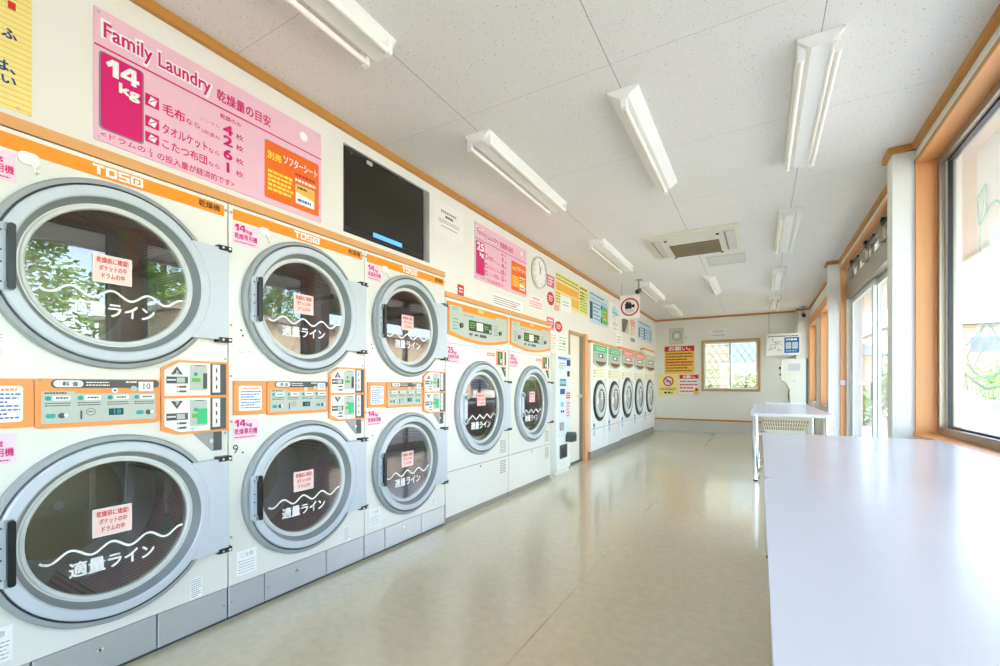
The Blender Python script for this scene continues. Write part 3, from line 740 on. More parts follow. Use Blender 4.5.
        c_ = (.629, z0 + .103) if up else (.629, z1 - .021)
        p.text('上' if up else '下', c_[0] - .009, c_[1] - .008, c_[0] + .009, c_[1] + .008, .0178, 'white', .02)
        p.box(.589, z0 + .053, .672, z0 + .083, .0165, .0178, 'dark'); p.box(.628, z0 + .057, .660, z0 + .079, .0178, .0185, 'panelgrey'); p.rows(.592, z0 + .064, .626, z0 + .073, 1, .0183, 'white', .8, 5, .005)
        for i, dz in enumerate((.034, .014)):
            p.disc(.632, z0 + dz + .004, .004, .0172, 'red' if i == 0 else 'teal', 10); p.box(.638, z0 + dz, .666, z0 + dz + .009, .0165, .0175, 'dark')
        p.box(.680, z0 + .022, .752, z1 - .008, .0165, .018, 'panelgrey'); p.box(.735 if up else .712, z0 + .03, .750, z0 + .10, .018, .022, 'dark' if up else 'green')
        p.box(.688, z0 + .060, .722, z0 + .078, .018, .0205, 'leafgreen'); p.disc(.703, z0 + .095, .009, .0186, 'teal', 14); p.rows(.70, z1 - .014, .74, z1 - .009, 1, .0186, 'ink', .8, 9, .005)
    p.cyl(.690, .936, .008, .014, .018, 'steel', 12)
    p.build('coin_unit', root)
    # coin-box lock plate
    p = MB('L'); p.prism([(.697, .918), (.820, .918), (.820, .826), (.780, .826)], 0, .006, 'grey_ring'); p.box(.785, .828, .820, .914, .006, .010, 'dark'); p.cyl(.770, .875, .010, .006, .016, 'steel', 14); screw(p, .693, .922, 0); p.build('lock_plate', root)
    # capacity stickers
    for (b0, name_) in ((1.819, 'capacity_sticker'), (.864, 'capacity_sticker')):
        p = MB('L'); p.box(.022, b0, .148, b0 + .102, 0, .002, 'pinklabel'); fourteen(p, .030, b0 + .064, .084, b0 + .098, .0026, 'magenta'); p.text('kg', .088, b0 + .060, .116, b0 + .082, .0026, 'magenta', .03)
        p.text('乾燥専用機', .030, b0 + .026, .142, b0 + .055, .0026, 'magenta', .02); p.rows(.030, b0 + .008, .135, b0 + .017, 1, .0026, 'magenta', .6, 3, .006); p.build(name_, root)
    # small printed notices
    p = MB('L'); p.box(.045, 1.215, .125, 1.31, 0, .001, 'white'); p.rows(.05, 1.285, .12, 1.305, 2, .0014, 'grayink', .35, 11, .008); p.rows(.05, 1.22, .12, 1.25, 3, .0014, 'grayink', .2, 12, .008); p.build('notice_sticker', root)
    p = MB('L'); p.box(.040, .198, .140, .318, 0, .001, 'label'); p.text('ご注意', .06, .285, .122, .305, .0014, 'grayink'); p.rows(.048, .205, .134, .272, 5, .0014, 'grayink', .25, 13, .008); p.build('notice_sticker', root)
    p = MB('L'); p.box(.690, .170, .738, .262, 0, .001, 'label'); p.rows(.693, .175, .735, .258, 9, .0014, 'grayink', .4, 14, .006); p.build('rating_plate', root)
    # coat hook
    p = MB('L'); p.rrect(.150, 1.895, .205, 1.937, .018, 0, .010, 'white'); p.tube([(.010, .185, 1.905), (.025, .19, 1.885), (.03, .19, 1.865), (.045, .19, 1.868)], .006, 'white', 8); p.build('hook', root)
    if number:
        p = MB('L'); p.text(number, .022, .800, .047, .842, .0012, 'ink', .0); p.build('number', root)
    # stainless kick plates
    for (s0, s1) in ((.003, .183), (.187, .562), (.566, W - .003)):
        p = MB('L'); p.bbox(s0, .018, s1, .163, -.03, -.001, 'steel', .003)
        if s0 > .18 and s1 < .6: p.lathe(.372, .112, [(.012, -.0005, 'steel'), (.012, .003, 'chrome'), (.004, .004, 'ink')], 16); p.disc(.372, .112, .004, .004, 'ink', 10)
        screw(p, s1 - .016 if s1 > .6 else s0 + .014, .085, -.001, .004)
        p.build('kick_plate', root)
    return root
D_ = make_dryer('cream stacked dryer nearest the camera, under the pink 14 kg sign', 1.203 - W)
make_dryer('cream stacked dryer numbered 9, between the nearest dryer and the one under the television', 1.203, '9')
make_dryer('cream stacked dryer under the right half of the black television, beside the single dryers', 1.203 + W)

# ------------------------------------------------------------------ two large single dryers
def make_big(label, y0, cap):
    w_ = 1.056
    root = thing('large_dryer', label, 'clothes dryer', (XM, y0, 0), 'large single-door dryers')
    ca, cz, k = w_ * .515, .930, .425 / .3626
    b = MB('L'); a0, a1 = .003, w_ - .003
    b.holeplate(a0, .425, a1, 1.85, ca, cz, .30, 0, 'machine'); b.box(a0, .055, a1, .420, -.9, 0, 'machine')
    for x in (a0, a1): b.add([(x, .42, 0), (x, 1.85, 0), (x, 1.85, -.9), (x, .42, -.9)], [(0, 1, 2, 3)], 'machine')
    b.add([(a0, 1.85, 0), (a1, 1.85, 0), (a1, 1.85, -.9), (a0, 1.85, -.9)], [(0, 1, 2, 3)], 'machine')
    b.add([(a0, .42, -.9), (a1, .42, -.9), (a1, 1.85, -.9), (a0, 1.85, -.9)], [(0, 1, 2, 3)], 'machine')
    b.box(a0, .418, a1, .427, -.02, -.004, 'groove'); b.box(.004, 1.478, a1, 1.482, -.02, .0008, 'grayink')
    b.cyl(.53, .395, .008, -.001, .003, 'dark', 10)
    b.build('body', root)
    p = MB('L'); p.box(a0, 0, a1, .052, -.1, -.012, 'plinth'); p.build('kick_plate', root)
    # control fascia with a smiling lower edge
    p = MB('L')
    def smile(i0, i1, top, b_edge, sag, k_=16):
        return [(i0, top)] + [(i0 + (i1 - i0) * i / k_, b_edge - sag * math.sin(PI * i / k_)) for i in range(k_ + 1)] + [(i1, top)]
    p.prism(smile(.022, w_ - .030, 1.822, 1.555, .052), 0, .010, 'orange')
    p.prism(smile(.045, w_ - .053, 1.762, 1.578, .050), .010, .0115, 'panelgrey')
    p.rrect(.045, 1.735, .225, 1.795, .02, .010, .0122, 'panelgrey'); p.rrect(w_ - .28, 1.735, w_ - .053, 1.785, .02, .010, .0122, 'panelgrey')
    tosei(p, .47, 1.785, .565, 1.812, .0112, 'yellow')
    p.rows(.07, 1.755, .16, 1.785, 2, .0128, 'teal', .4, 3, .012); p.rows(.24, 1.725, .40, 1.745, 1, .0121, 'grayink', .5, 4, .012)
    p.box(.325, 1.610, .70, 1.702, .0115, .016, 'lcd'); p.box(.44, 1.622, .545, 1.692, .016, .018, 'label'); p.rows(.565, 1.64, .645, 1.68, 2, .0168, 'leafgreen', .5, 9, .014); p.rows(.335, 1.63, .43, 1.69, 3, .0168, 'leafgreen', .5, 5, .012)
    p.box(.655, 1.62, .69, 1.65, .016, .0175, 'panelgrey')
    p.cyl(.205, 1.640, .022, .0115, .024, 'dark', 16); p.cyl(.86, 1.636, .020, .0115, .024, 'dark', 16)
    p.rows(.09, 1.59, .17, 1.70, 4, .0121, 'teal', .35, 6, .01); p.rows(.75, 1.60, .83, 1.71, 4, .0121, 'grayink', .35, 7, .01)
    for a in (.33, .42): p.rrect(a, 1.570, a + .045, 1.588, .006, .0115, .016, 'dark')
    p.box(.50, 1.566, .61, 1.59, .0115, .015, 'dark')
    p.build('control_panel', root)
    # round door
    R_ = MB('L'); S = lambda r, n, m: (r * k, n * 1.1, m)
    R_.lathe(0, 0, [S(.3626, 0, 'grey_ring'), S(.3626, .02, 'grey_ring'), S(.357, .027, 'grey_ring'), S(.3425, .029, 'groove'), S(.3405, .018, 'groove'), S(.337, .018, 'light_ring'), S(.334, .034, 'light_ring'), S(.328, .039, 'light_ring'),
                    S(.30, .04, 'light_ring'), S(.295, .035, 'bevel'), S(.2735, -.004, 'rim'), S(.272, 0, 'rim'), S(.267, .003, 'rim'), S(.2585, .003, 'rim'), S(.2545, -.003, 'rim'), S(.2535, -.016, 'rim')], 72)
    t0 = math.asin(.235 / .388)
    R_.prism([(.388 * math.cos(t), .388 * math.sin(t)) for t in [-t0 + 2 * t0 * i / 12 for i in range(13)]] + [(w_ - .03 - ca, .235), (w_ - .03 - ca, -.235)], 0, .0432, 'light_ring')
    D = R_.build('door', root, (0, ca, cz))
    g_ = MB('L'); g_.disc(0, 0, .298, -.004, 'doorglass', 56)
    pts = [(-.235 + .49 * i / 70, -.085 + .020 * math.asin(math.sin(2 * PI * (i / 70 * 4.0 + .5))) / (PI / 2)) for i in range(71)]
    vs = []
    for i, q_ in enumerate(pts):
        a_, b_ = pts[max(i - 1, 0)], pts[min(i + 1, 70)]; v = Vector((b_[0] - a_[0], b_[1] - a_[1])).normalized() * .0055
        vs += [(q_[0] - v.y, q_[1] + v.x, -.0032), (q_[0] + v.y, q_[1] - v.x, -.0032)]
    g_.add(vs, [(2 * i, 2 * i + 1, 2 * i + 3, 2 * i + 2) for i in range(70)], 'label'); g_.text('適量ライン', -.165, -.19, .165, -.125, -.0032, 'label', .022)
    g_.build('glass', D)
    s = MB('L'); s.box(-.07, .015, .075, .135, -.0035, -.0012, 'coral'); s.box(-.064, .021, .069, .129, -.0012, -.0006, 'stickerpink')
    for i, tx in enumerate(('乾燥前に確認!', 'ポケットの中', 'ドラムの中')): s.text(tx, -.055, .096 - .034 * i, .058, .121 - .034 * i, 0, 'red', .02)
    s.build('warning_sticker', D)
    h = MB('L'); h.rrect(-.352, -.13, -.306, .13, .012, .034, .058, 'light_ring')
    for z in (-.10, .10): h.cyl(-.33, z, .018, .058, .078, 'grey_ring', 14)
    h.build('handle', D)
    for z in (.235, -.235):
        h = MB('L'); h.bbox(w_ - .095 - ca, z - .012, w_ - .012 - ca, z + .012, 0, .05, 'black', .004); h.build('hinge', D)
    drum(root, (0, ca, cz), .46, .75)
    p = MB('L'); p.rrect(.815, 1.328, .985, 1.465, .006, 0, .012, 'panel'); p.box(.825, 1.335, .905, 1.458, .012, .016, 'lcd'); p.box(.835, 1.395, .87, 1.45, .016, .018, 'leafgreen'); p.box(.85, 1.345, .895, 1.39, .016, .018, 'panelgrey'); p.box(.955, 1.335, .975, 1.458, .012, .016, 'dark'); p.box(.915, 1.335, .945, 1.458, .012, .0145, 'white'); p.build('coin_unit', root)
    p = MB('L'); p.prism([(.905, 1.312), (.985, 1.312), (.985, 1.215)], 0, .008, 'dark'); p.cyl(.965, 1.285, .012, .008, .016, 'steel', 12); p.build('lock_plate', root)
    p = MB('L'); p.box(.645, 1.408, .785, 1.440, 0, .002, 'coral'); p.rows(.655, 1.415, .775, 1.433, 1, .0026, 'label', .35, 5, .012); p.build('name_sticker', root)
    p = MB('L'); p.box(.018, 1.312, .200, 1.455, 0, .002, 'pinklabel'); p.text('25', .030, 1.400, .105, 1.447, .0026, 'magenta', .03); p.text('kg', .112, 1.39, .15, 1.42, .0026, 'magenta', .03); p.text('乾燥専用機', .03, 1.355, .185, 1.385, .0026, 'magenta', .015); p.rows(.03, 1.325, .17, 1.337, 1, .0026, 'magenta', .5, 2, .008); p.build('capacity_sticker', root)
    # louvred vents low on the right
    for z in (.47, .27):
        p = MB('L')
        for i in range(6):
            for c_ in (.885, .945): p.box(c_, z + .022 * i, c_ + .05, z + .008 + .022 * i, 0, .003, 'grayink')
        p.build('vent_louvre', root)
    return root
make_big('white large dryer with orange fascia beside the stacked dryers, under the pink 25 kg sign', 2.916, 1)
make_big('white large dryer with orange fascia beside the coin changer', 3.974, 0)

# ------------------------------------------------------------------ coin changer / ticket cabinet
root = thing('coin_changer', 'tall pale blue-white coin changer standing between large dryer and door', 'coin changer', (-2.19, 5.20, 0)); root.scale = (1, .8, 1)
b = MB('L'); b.bbox(0, .05, .585, 1.545, -.093, 0, 'white', .008); b.box(.01, 0, .575, .05, -.09, -.02, 'white'); b.build('body', root)
p = MB('L'); p.box(.03, .48, .555, 1.52, 0, .006, 'vendpanel'); p.box(.03, 1.46, .555, 1.50, .006, .008, 'lightblue'); p.rows(.05, 1.466, .40, 1.494, 1, .0086, 'navy', .7, 2, .03)
p.box(.40, 1.39, .53, 1.47, .006, .016, 'navy'); p.box(.42, 1.25, .50, 1.32, .006, .016, 'ink'); p.rows(.08, 1.34, .34, 1.43, 3, .0066, 'grayink', .4, 3, .02)
p.box(.10, 1.13, .36, 1.20, .006, .010, 'lightblue'); p.box(.12, 1.02, .30, 1.09, .006, .012, 'navy'); p.rows(.10, 1.10, .36, 1.24, 2, .0105, 'ink', .3, 4, .02)
p.box(.38, .96, .53, 1.04, .006, .010, 'red'); p.rows(.39, .97, .52, 1.03, 2, .0106, 'label', .5, 5, .02); p.box(.38, .70, .53, .94, .006, .010, 'pinklabel'); p.rows(.39, .72, .52, .92, 5, .0106, 'red', .4, 6, .02)
p.box(.14, .86, .26, .92, .006, .010, 'lightblue'); p.cyl(.16, .80, .015, .006, .016, 'ink', 12); p.cyl(.24, .80, .015, .006, .016, 'ink', 12)
p.build('front_panel', root)
p = MB('L'); p.box(.10, .56, .26, .66, .006, .012, 'grayink'); p.rows(.11, .57, .25, .65, 4, .0126, 'label', .3, 7, .02); p.build('notice', root)
p = MB('L'); p.prism([(.36, .40), (.54, .40), (.54, .49), (.50, .52), (.40, .52), (.36, .49)], 0, .10, 'dark'); p.prism([(.385, .42), (.515, .42), (.515, .48), (.385, .48)], .1, .102, 'black'); p.build('coin_tray', root)
p = MB('L'); p.bbox(.12, .20, .38, .37, 0, .02, 'dark', .006); p.box(.14, .22, .36, .33, .02, .022, 'black'); p.build('return_flap', root)

# ------------------------------------------------------------------ washers
def make_washer(label, y0, w_, top, col, zc, r, cap, kick):
    root = thing('front_load_washer', label, 'washing machine', (XM, y0, 0), 'front-load washers at the far end')
    b = MB('L'); b.bbox(.012, kick, w_ - .012, top, -.85, 0, 'white', .012); b.box(.012, .46, w_ - .012, .466, -.01, .001, 'grayink'); b.build('body', root)
    p = MB('L'); p.box(.004, 0, w_ - .004, kick - .002, -.7, -.015, 'plinth'); p.build('plinth', root)
    # chin-shaped control panel
    p = MB('L'); e0, e1 = .06, w_ - .06; h0 = 1.478 if r < .35 else 1.515
    sh = [(e0, cap)] + [(e0 + (e1 - e0) * i / 14, h0 - .055 * math.sin(PI * i / 14)) for i in range(15)] + [(e1, cap)]
    p.prism(sh, 0, .02, 'panelgrey'); p.box(e0, cap - .105, e1, cap, .02, .022, col); p.rows(e0 + .1, cap - .085, e1 - .1, cap - .02, 2, .0226, 'label', .35, 3, .03)
    p.prism([(e0 + .06 + (e1 - e0 - .12) * i / 12, h0 + .02 - .055 * math.sin(PI * i / 12)) for i in range(13)] + [(e1 - .06, h0 + .035), (e0 + .06, h0 + .035)], .02, .023, 'brownink')
    p.box(e0 + .22, cap - .20, e1 - .22, cap - .13, .02, .024, 'dark'); p.box(e0 + .25, cap - .185, e1 - .3, cap - .145, .024, .025, 'label'); p.rows(e0 + .03, cap - .24, e0 + .18, cap - .13, 3, .0206, col, .4, 5, .02); p.rows(e1 - .17, cap - .24, e1 - .03, cap - .12, 3, .0206, col, .5, 6, .02)
    p.build('control_panel', root)
    k = r / .33; c0 = w_ / 2
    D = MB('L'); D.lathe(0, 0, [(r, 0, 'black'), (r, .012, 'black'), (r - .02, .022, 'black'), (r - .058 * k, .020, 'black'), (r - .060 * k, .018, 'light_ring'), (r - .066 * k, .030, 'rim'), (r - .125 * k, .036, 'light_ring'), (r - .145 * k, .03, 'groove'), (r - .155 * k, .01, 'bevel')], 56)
    D = D.build('door', root, (0, c0, zc))
    g_ = MB('L'); g_.lathe(0, 0, [(r - .150 * k, .022, 'pane'), (r - .20 * k, .030, 'pane'), (.001, .034, 'pane')], 40); g_.build('glass', D)
    g_ = MB('L'); g_.lathe(0, 0, [(r - .155 * k, .008, 'drum'), (r - .185 * k, .002, 'washback'), (r - .20 * k, .002, 'washback'), (.02, .003, 'washback')], 40); g_.build('drum_back', D)
    h = MB('L'); h.rrect(-r + .055, -.06, -r + .13, .06, .02, .03, .05, 'white'); h.build('handle', D)
    s = MB('L'); s.box(-.06 * k, .02, .06 * k, .15 * k, .036, .038, 'label'); s.rows(-.05 * k, .03, .05 * k, .14 * k, 4, .0386, 'red', .4, 4, .02); s.build('sticker', D)
    p = MB('L'); p.box(.07, .45, .15, .55, 0, .002, 'lightblue'); p.box(.08, .50, .14, .54, .002, .003, 'navy'); p.box(.07, .36, .16, .44, 0, .002, 'paleblue'); p.rows(.08, .365, .15, .43, 4, .0026, 'grayink', .4, 4, .012); p.rows(w_ - .16, .35, w_ - .06, .55, 6, .0016, 'paleblue', .4, 5, .02); p.build('care_stickers', root)
    p = MB('L'); p.rows(.10, 1.26, w_ - .1, 1.40, 3, .0016, 'yellow', .5, 8, .05); p.rows(w_ - .15, 1.1, w_ - .06, 1.25, 4, .0016, 'grayink', .35, 9, .02); p.rows(.08, 1.25, .2, 1.38, 3, .0018, 'grayink', .3, 10, .03); p.build('dosing_label', root)
    return root
make_washer('white front-load washer with green top panel, next to the orange door post', 6.57, .79, 1.783, 'green', .893, .327, 1.765, .125)
make_washer('white front-load washer with green top panel, beside the first pink-panelled washer', 7.37, .83, 1.783, 'green', .885, .327, 1.765, .125)
make_washer('white front-load washer with pink top panel, beside the green-panelled washers', 8.21, .96, 1.808, 'coral', .902, .388, 1.795, .145)
make_washer('white front-load washer with pink top panel, beside the tall grey-panelled washer', 9.18, .97, 1.808, 'coral', .896, .387, 1.795, .145)
make_washer('tall white front-load washer with grey top panel in the far left corner', 10.17, 1.09, 1.93, 'panelgrey', .892, .383, 1.825, .145)

# ------------------------------------------------------------------ wall signs, left wall
def sign(name, label, cat, y, z, group=None): 
    o = thing(name, label, cat, (XL, y, z), group); return o
def plate(label, cat, name, y0, z0, y1, z1, base, th=.004, group=None):
    mb = MB('L'); mb.box(0, 0, y1 - y0, z1 - z0, 0.0008, th, base)
    return mb, lambda: mb.build(name, None, (XL, y0, z0), label=label, category=cat, **({'group': group} if group else {}))

# 14 kg drying guide
def guide(y0, z0, w_, h_, num, counts, label, small):
    mb = MB('L'); S = w_ / 1.061; V = h_ / .54
    X_ = lambda a: a * S
    Z_ = lambda b: b * V
    mb.box(0, 0, w_, h_, .001, .006, 'pink'); n = .0068
    mb.box(0, Z_(.384), w_, Z_(.391), .006, .0066, 'magenta')
    for (a, b) in ((.015, .525), (1.046, .525), (.015, .015), (1.046, .015)): mb.cyl(X_(a), Z_(b), .006, .006, .009, 'steel', 10)
    mb.text('Family Laundry', X_(.024), Z_(.404), X_(.440), Z_(.500), n, 'label', .065); mb.text('Family Laundry', X_(.030), Z_(.411), X_(.433), Z_(.493), n + .0006, 'magenta', .018)
    mb.text('乾燥量の目安', X_(.463), Z_(.418), X_(.739), Z_(.476), n, 'magenta', .018)
    mb.disc(X_(.942), Z_(.470), .026 * S, n, 'label', 24)
    mb.rrect(X_(.014), Z_(.050), X_(.165), Z_(.370), .014 * S, .006, .0067, 'bevel'); mb.rrect(X_(.020), Z_(.056), X_(.160), Z_(.367), .014 * S, .0066, .0076, 'magenta')
    fourteen(mb, X_(.036), Z_(.284), X_(.148), Z_(.354), .0084, 'label') if num == '14' else mb.text(num, X_(.036), Z_(.284), X_(.148), Z_(.354), .0084, 'label', .04); mb.text('kg', X_(.080), Z_(.220), X_(.148), Z_(.272), .0084, 'label', .035)
    for (b0, b1) in ((.232, .285), (.140, .188), (.073, .117)):
        mb.box(X_(.170), Z_(b0), X_(.221), Z_(b1), .006, .0068, 'magenta'); mb.poly([(X_(.180), Z_(b0 + .012)), (X_(.205), Z_(b0 + .006)), (X_(.214), Z_(b1 - .014)), (X_(.190), Z_(b1 - .007))], .0074, 'label')
        mb.add([(X_(.186), Z_(b0 + .016), .0078), (X_(.208), Z_(b1 - .016), .0078), (X_(.206), Z_(b1 - .013), .0078), (X_(.184), Z_(b0 + .019), .0078)], [(0, 1, 2, 3)], 'magenta')
    T = lambda t_, a0, b0, a1, b1, bo=.01: mb.text(t_, X_(a0), Z_(b0), X_(a1), Z_(b1), n, 'magenta', bo)
    T('毛布', .235, .229, .323, .277, .02); T('なら', .328, .232, .386, .258)
    T('シングル', .389, .280, .475, .295, 0); T('2枚重ね', .392, .222, .478, .242, 0)
    T('乾燥のみ', .478, .338, .580, .362)
    for (c_, b0) in zip(counts, (.270, .214, .146, .080)):
        T(c_, .486, b0, .545, b0 + .046, .035); T('枚', .555, b0, .592, b0 + .028)
    T('タオルケット', .234, .138, .420, .184, .015); T('なら', .425, .142, .475, .164); T('こたつ布団', .234, .073, .418, .116, .015); T('なら', .425, .077, .475, .098)
    T('<ドラムの', .020, .018, .170, .042, .01); T('1', .186, .034, .193, .050, 0); mb.box(X_(.180), Z_(.030), X_(.200), Z_(.032), .006, .0068, 'magenta'); T('3', .184, .010, .196, .027, 0); T('の投入量が経済的です>', .215, .012, .546, .046, .01)
    o = mb.build('drying_guide_sign', None, (XL, y0, z0), label=label, category='sign', group='drying capacity guide signs')
    c = MB('L'); c.rrect(X_(.706), Z_(.030), X_(1.042), Z_(.345), .012 * S, .006, .009, 'deeporange')
    c.text('別売', X_(.72), Z_(.248), X_(.80), Z_(.29), .0096, 'lemon', .02); c.text('ソフターシート', X_(.815), Z_(.258), X_(1.03), Z_(.305), .0096, 'label', .02)
    for i in range(5): c.rows(X_(.722), Z_(.072 + .024 * i), X_(.875), Z_(.094 + .024 * i), 1, .0096, 'lemon', .75, 20 + i, .018 * S)
    c.rows(X_(.885), Z_(.215), X_(1.02), Z_(.235), 1, .0096, 'red', .8, 30, .016 * S); c.rows(X_(.885), Z_(.185), X_(1.02), Z_(.205), 1, .0096, 'label', .8, 31, .016 * S)
    c.box(X_(.888), Z_(.060), X_(1.010), Z_(.170), .009, .0100, 'label'); c.poly([(X_(.890), Z_(.125)), (X_(1.008), Z_(.105)), (X_(1.008), Z_(.168)), (X_(.890), Z_(.168))], .0104, 'gold'); c.rows(X_(.90), Z_(.145), X_(.96), Z_(.160), 1, .0109, 'ink', .8, 32, .012); c.rows(X_(.91), Z_(.07), X_(.99), Z_(.095), 1, .0106, 'blue', .6, 33, .012); c.disc(X_(.905), Z_(.082), .007, .0108, 'red', 12)
    c.build('softener_card', o)
guide(.730, 2.108, 1.061, .528, '14', ('4', '2', '6', '1'), 'large pink 14 kg drying guide sign above the nearest dryers', False)
guide(3.475, 2.125, 1.059, .530, '25', ('7', '4', '10', '2'), 'pink 25 kg drying guide sign beside the wall clock', True)

mb, fin = plate('yellow striped sign with blue lettering at the left edge, before the pink sign', 'sign', 'yellow_sign', -.55, 2.103, .554, 2.665, 'yellow')
for i in range(28): mb.rect(0, .02 * i + .008, 1.104, .02 * i + .0115, .0046, 'gold')
O = .55
mb.prism([(.495 + O, .352), (.514 + O, .352), (.514 + O, .378), (.495 + O, .378)], .004, .0056, 'red'); mb.prism([(.496 + O, .392), (.516 + O, .392), (.519 + O, .50), (.493 + O, .50)], .004, .0056, 'red')
mb.text('ふ', .480 + O, .245, .516 + O, .278, .0052, 'navy', .03);
mb.text('は、', .462 + O, .125, .512 + O, .162, .0052, 'navy', .03); mb.text('い', .480 + O, .085, .514 + O, .110, .0052, 'navy', .03)
mb.cyl(.52 + O, .012, .005, .004, .007, 'steel', 8)
fin()

# television in the niche
root = thing('television', 'black flat television set into wall niche above stacked dryers', 'television', (XL - .088, TV[0], TV[1]))
p = MB('L'); p.bbox(.002, .004, .800, .560, .002, .080, 'black', .006); p.build('casing', root)
p = MB('L'); p.rect(.022, .045, .778, .538, .0808, 'screen'); p.rect(.022, .043, .778, .045, .0809, 'dark'); p.rect(.022, .5385, .778, .540, .0809, 'dark'); p.build('screen', root)
p = MB('L'); p.box(.26, .040, .545, .070, .0812, .084, 'bluelit'); p.build('screen_caption', root, label='lit blue strip along the screen bottom')
p = MB('L'); p.cyl(.07, .525, .008, .0805, .083, 'dark', 10); p.rrect(.20, .515, .25, .540, .006, .08, .086, 'panelgrey'); p.build('sensor', root)

mb, fin = plate('white paper notice with faint text, right of the television', 'notice', 'paper_sign', 2.878, 2.384, 3.304, 2.655, 'paper', .0018)
mb.rows(.09, .185, .31, .212, 1, .0022, 'grayink', .8, 7, .022); mb.rows(.15, .150, .26, .176, 1, .0022, 'ink', .8, 8, .02); mb.rows(.05, .10, .37, .135, 2, .0022, 'grayink', .4, 5, .014); mb.rows(.09, .065, .33, .085, 1, .0022, 'grayink', .4, 6, .014); fin()
mb, fin = plate('small red square sticker above the first large dryer', 'sticker', 'warning_sticker', 3.205, 1.925, 3.30, 2.02, 'red', .002); mb.rows(.022, .02, .075, .075, 2, .0026, 'label', .55, 3, .03); fin()
mb, fin = plate('wide white label with lines of print above the first large dryer', 'label', 'printed_label', 3.80, 1.925, 4.45, 2.055, 'label', .002); mb.rows(.02, .02, .60, .11, 4, .0026, 'ink', .35, 3, .016); mb.rows(.40, .05, .5, .065, 1, .003, 'red', .7, 4, .02); fin()
mb, fin = plate('white notice with faded pink print below the clock', 'notice', 'pink_print_sign', 4.62, 2.02, 4.985, 2.19, 'paper', .002); mb.rows(.09, .115, .27, .15, 1, .0026, 'coral', .6, 3, .025); mb.rows(.02, .02, .34, .105, 3, .0026, 'coral', .5, 4, .02); fin()

root = thing('wall_clock', 'round white wall clock beside the pink 25 kg sign', 'clock', (XL, 4.845, 2.472))
p = MB('L'); p.lathe(0, 0, [(.185, .001, 'panelgrey'), (.192, .015, 'acbody'), (.190, .036, 'acbody'), (.178, .042, 'panelgrey'), (.166, .030, 'rim')], 48); p.disc(0, 0, .185, .001, 'rim', 40); p.build('rim', root)
p = MB('L'); p.disc(0, 0, .170, .028, 'label', 48)
for k in range(12):
    t = k * PI / 6; c_, s_ = math.sin(t), math.cos(t); p.text(str(k or 12), .135 * c_ - .013, .135 * s_ - .013, .135 * c_ + .013, .135 * s_ + .013, .0288, 'grayink', 0)
p.build('face', root)
for (nm, t, L_, wd) in (('hour_hand', math.radians(20), .085, .006), ('minute_hand', math.radians(-12), .125, .004)):
    p = MB('L'); c_, s_ = math.sin(t), math.cos(t); p.prism([(-s_ * wd - c_ * .02, c_ * wd - s_ * .02), (s_ * wd - c_ * .02, -c_ * wd - s_ * .02), (s_ * wd * .5 + c_ * L_, -c_ * wd * .5 + s_ * L_), (-s_ * wd * .5 + c_ * L_, c_ * wd * .5 + s_ * L_)], .031, .033, 'ink'); p.build(nm, root)

def pinksq(y0, z0, y1, z1, label, x=XL):
    m_ = MB('L'); a, b = y1 - y0, z1 - z0; m_.box(0, 0, a, b, .001, .004, 'magenta'); m_.box(.012, .012, a - .012, b - .012, .004, .0044, 'pinklabel'); m_.box(.018, .018, a - .018, b - .018, .0044, .0048, 'magenta')
    m_.rows(.03, .02, a - .03, b - .02, 3, .0052, 'label', .62, 3, .04); m_.build('price_sign', None, (x, y0, z0), label=label, category='sign')
def redoval(y0, z0, y1, z1, label, x=XL):
    m_ = MB('L'); a, b = y1 - y0, z1 - z0; m_.prism([(a / 2 + a / 2 * math.cos(t), b / 2 + b / 2 * math.sin(t)) for t in [2 * PI * i / 28 for i in range(28)]], .001, .004, 'red'); m_.rows(a * .2, b * .25, a * .8, b * .75, 3, .0046, 'label', .5, 5, .03); m_.build('round_sign', None, (x, y0, z0), label=label, category='sign')
pinksq(5.113, 2.375, 5.332, 2.52, 'magenta square plate right of the clock, above the red oval'); redoval(5.113, 2.145, 5.332, 2.315, 'red oval plate under the magenta square right of the clock')
pinksq(5.11, 1.845, 5.325, 1.99, 'magenta square plate directly above the coin changer'); redoval(5.36, 1.835, 5.60, 1.975, 'red round plate above the coin changer, beside the door frame')
mb, fin = plate('pale sheet of small print above coin changer, under the red round plate', 'notice', 'instruction_sheet', 5.08, 1.56, 5.80, 1.82, 'paper', .002); mb.rows(.03, .03, .32, .23, 6, .0026, 'panel', .4, 3, .02); mb.rows(.40, .03, .68, .23, 5, .0026, 'leafgreen', .3, 4, .02); mb.box(.55, .12, .64, .15, .002, .0027, 'leafgreen'); fin()

# yellow price list
mb, fin = plate('yellow price list poster between red oval plate and blue poster', 'poster', 'price_list_sign', 5.365, 2.19, 6.645, 2.61, 'yellow')
mb.rows(.03, .365, .85, .41, 1, .0046, 'leafgreen', .6, 3, .05); mb.rows(.03, .325, .90, .355, 1, .0046, 'brownink', .5, 4, .03); mb.rows(.92, .36, 1.24, .40, 1, .0046, 'ink', .6, 5, .04)
mb.box(.03, .19, .88, .30, .004, .0046, 'gold'); mb.rows(.05, .20, .86, .29, 3, .0052, 'deeporange', .3, 6, .03); mb.rows(.92, .03, 1.25, .34, 7, .0046, 'leafgreen', .5, 7, .03); mb.rows(.03, .02, .45, .17, 4, .0046, 'brownink', .4, 8, .02); mb.box(.50, .05, .88, .17, .004, .0046, 'gold'); mb.rows(.92, .2, 1.1, .34, 3, .005, 'brownink', .5, 9, .03); fin()
mb = MB('L'); mb.box(0, 0, .40, .215, .0048, .007, 'label'); mb.rows(.1, .07, .3, .15, 2, .0076, 'grayink', .3, 3, .03); mb.build('paper_sign', None, (XL, 5.53, 2.13), label='white sheet taped over the lower left of the yellow poster', category='notice')
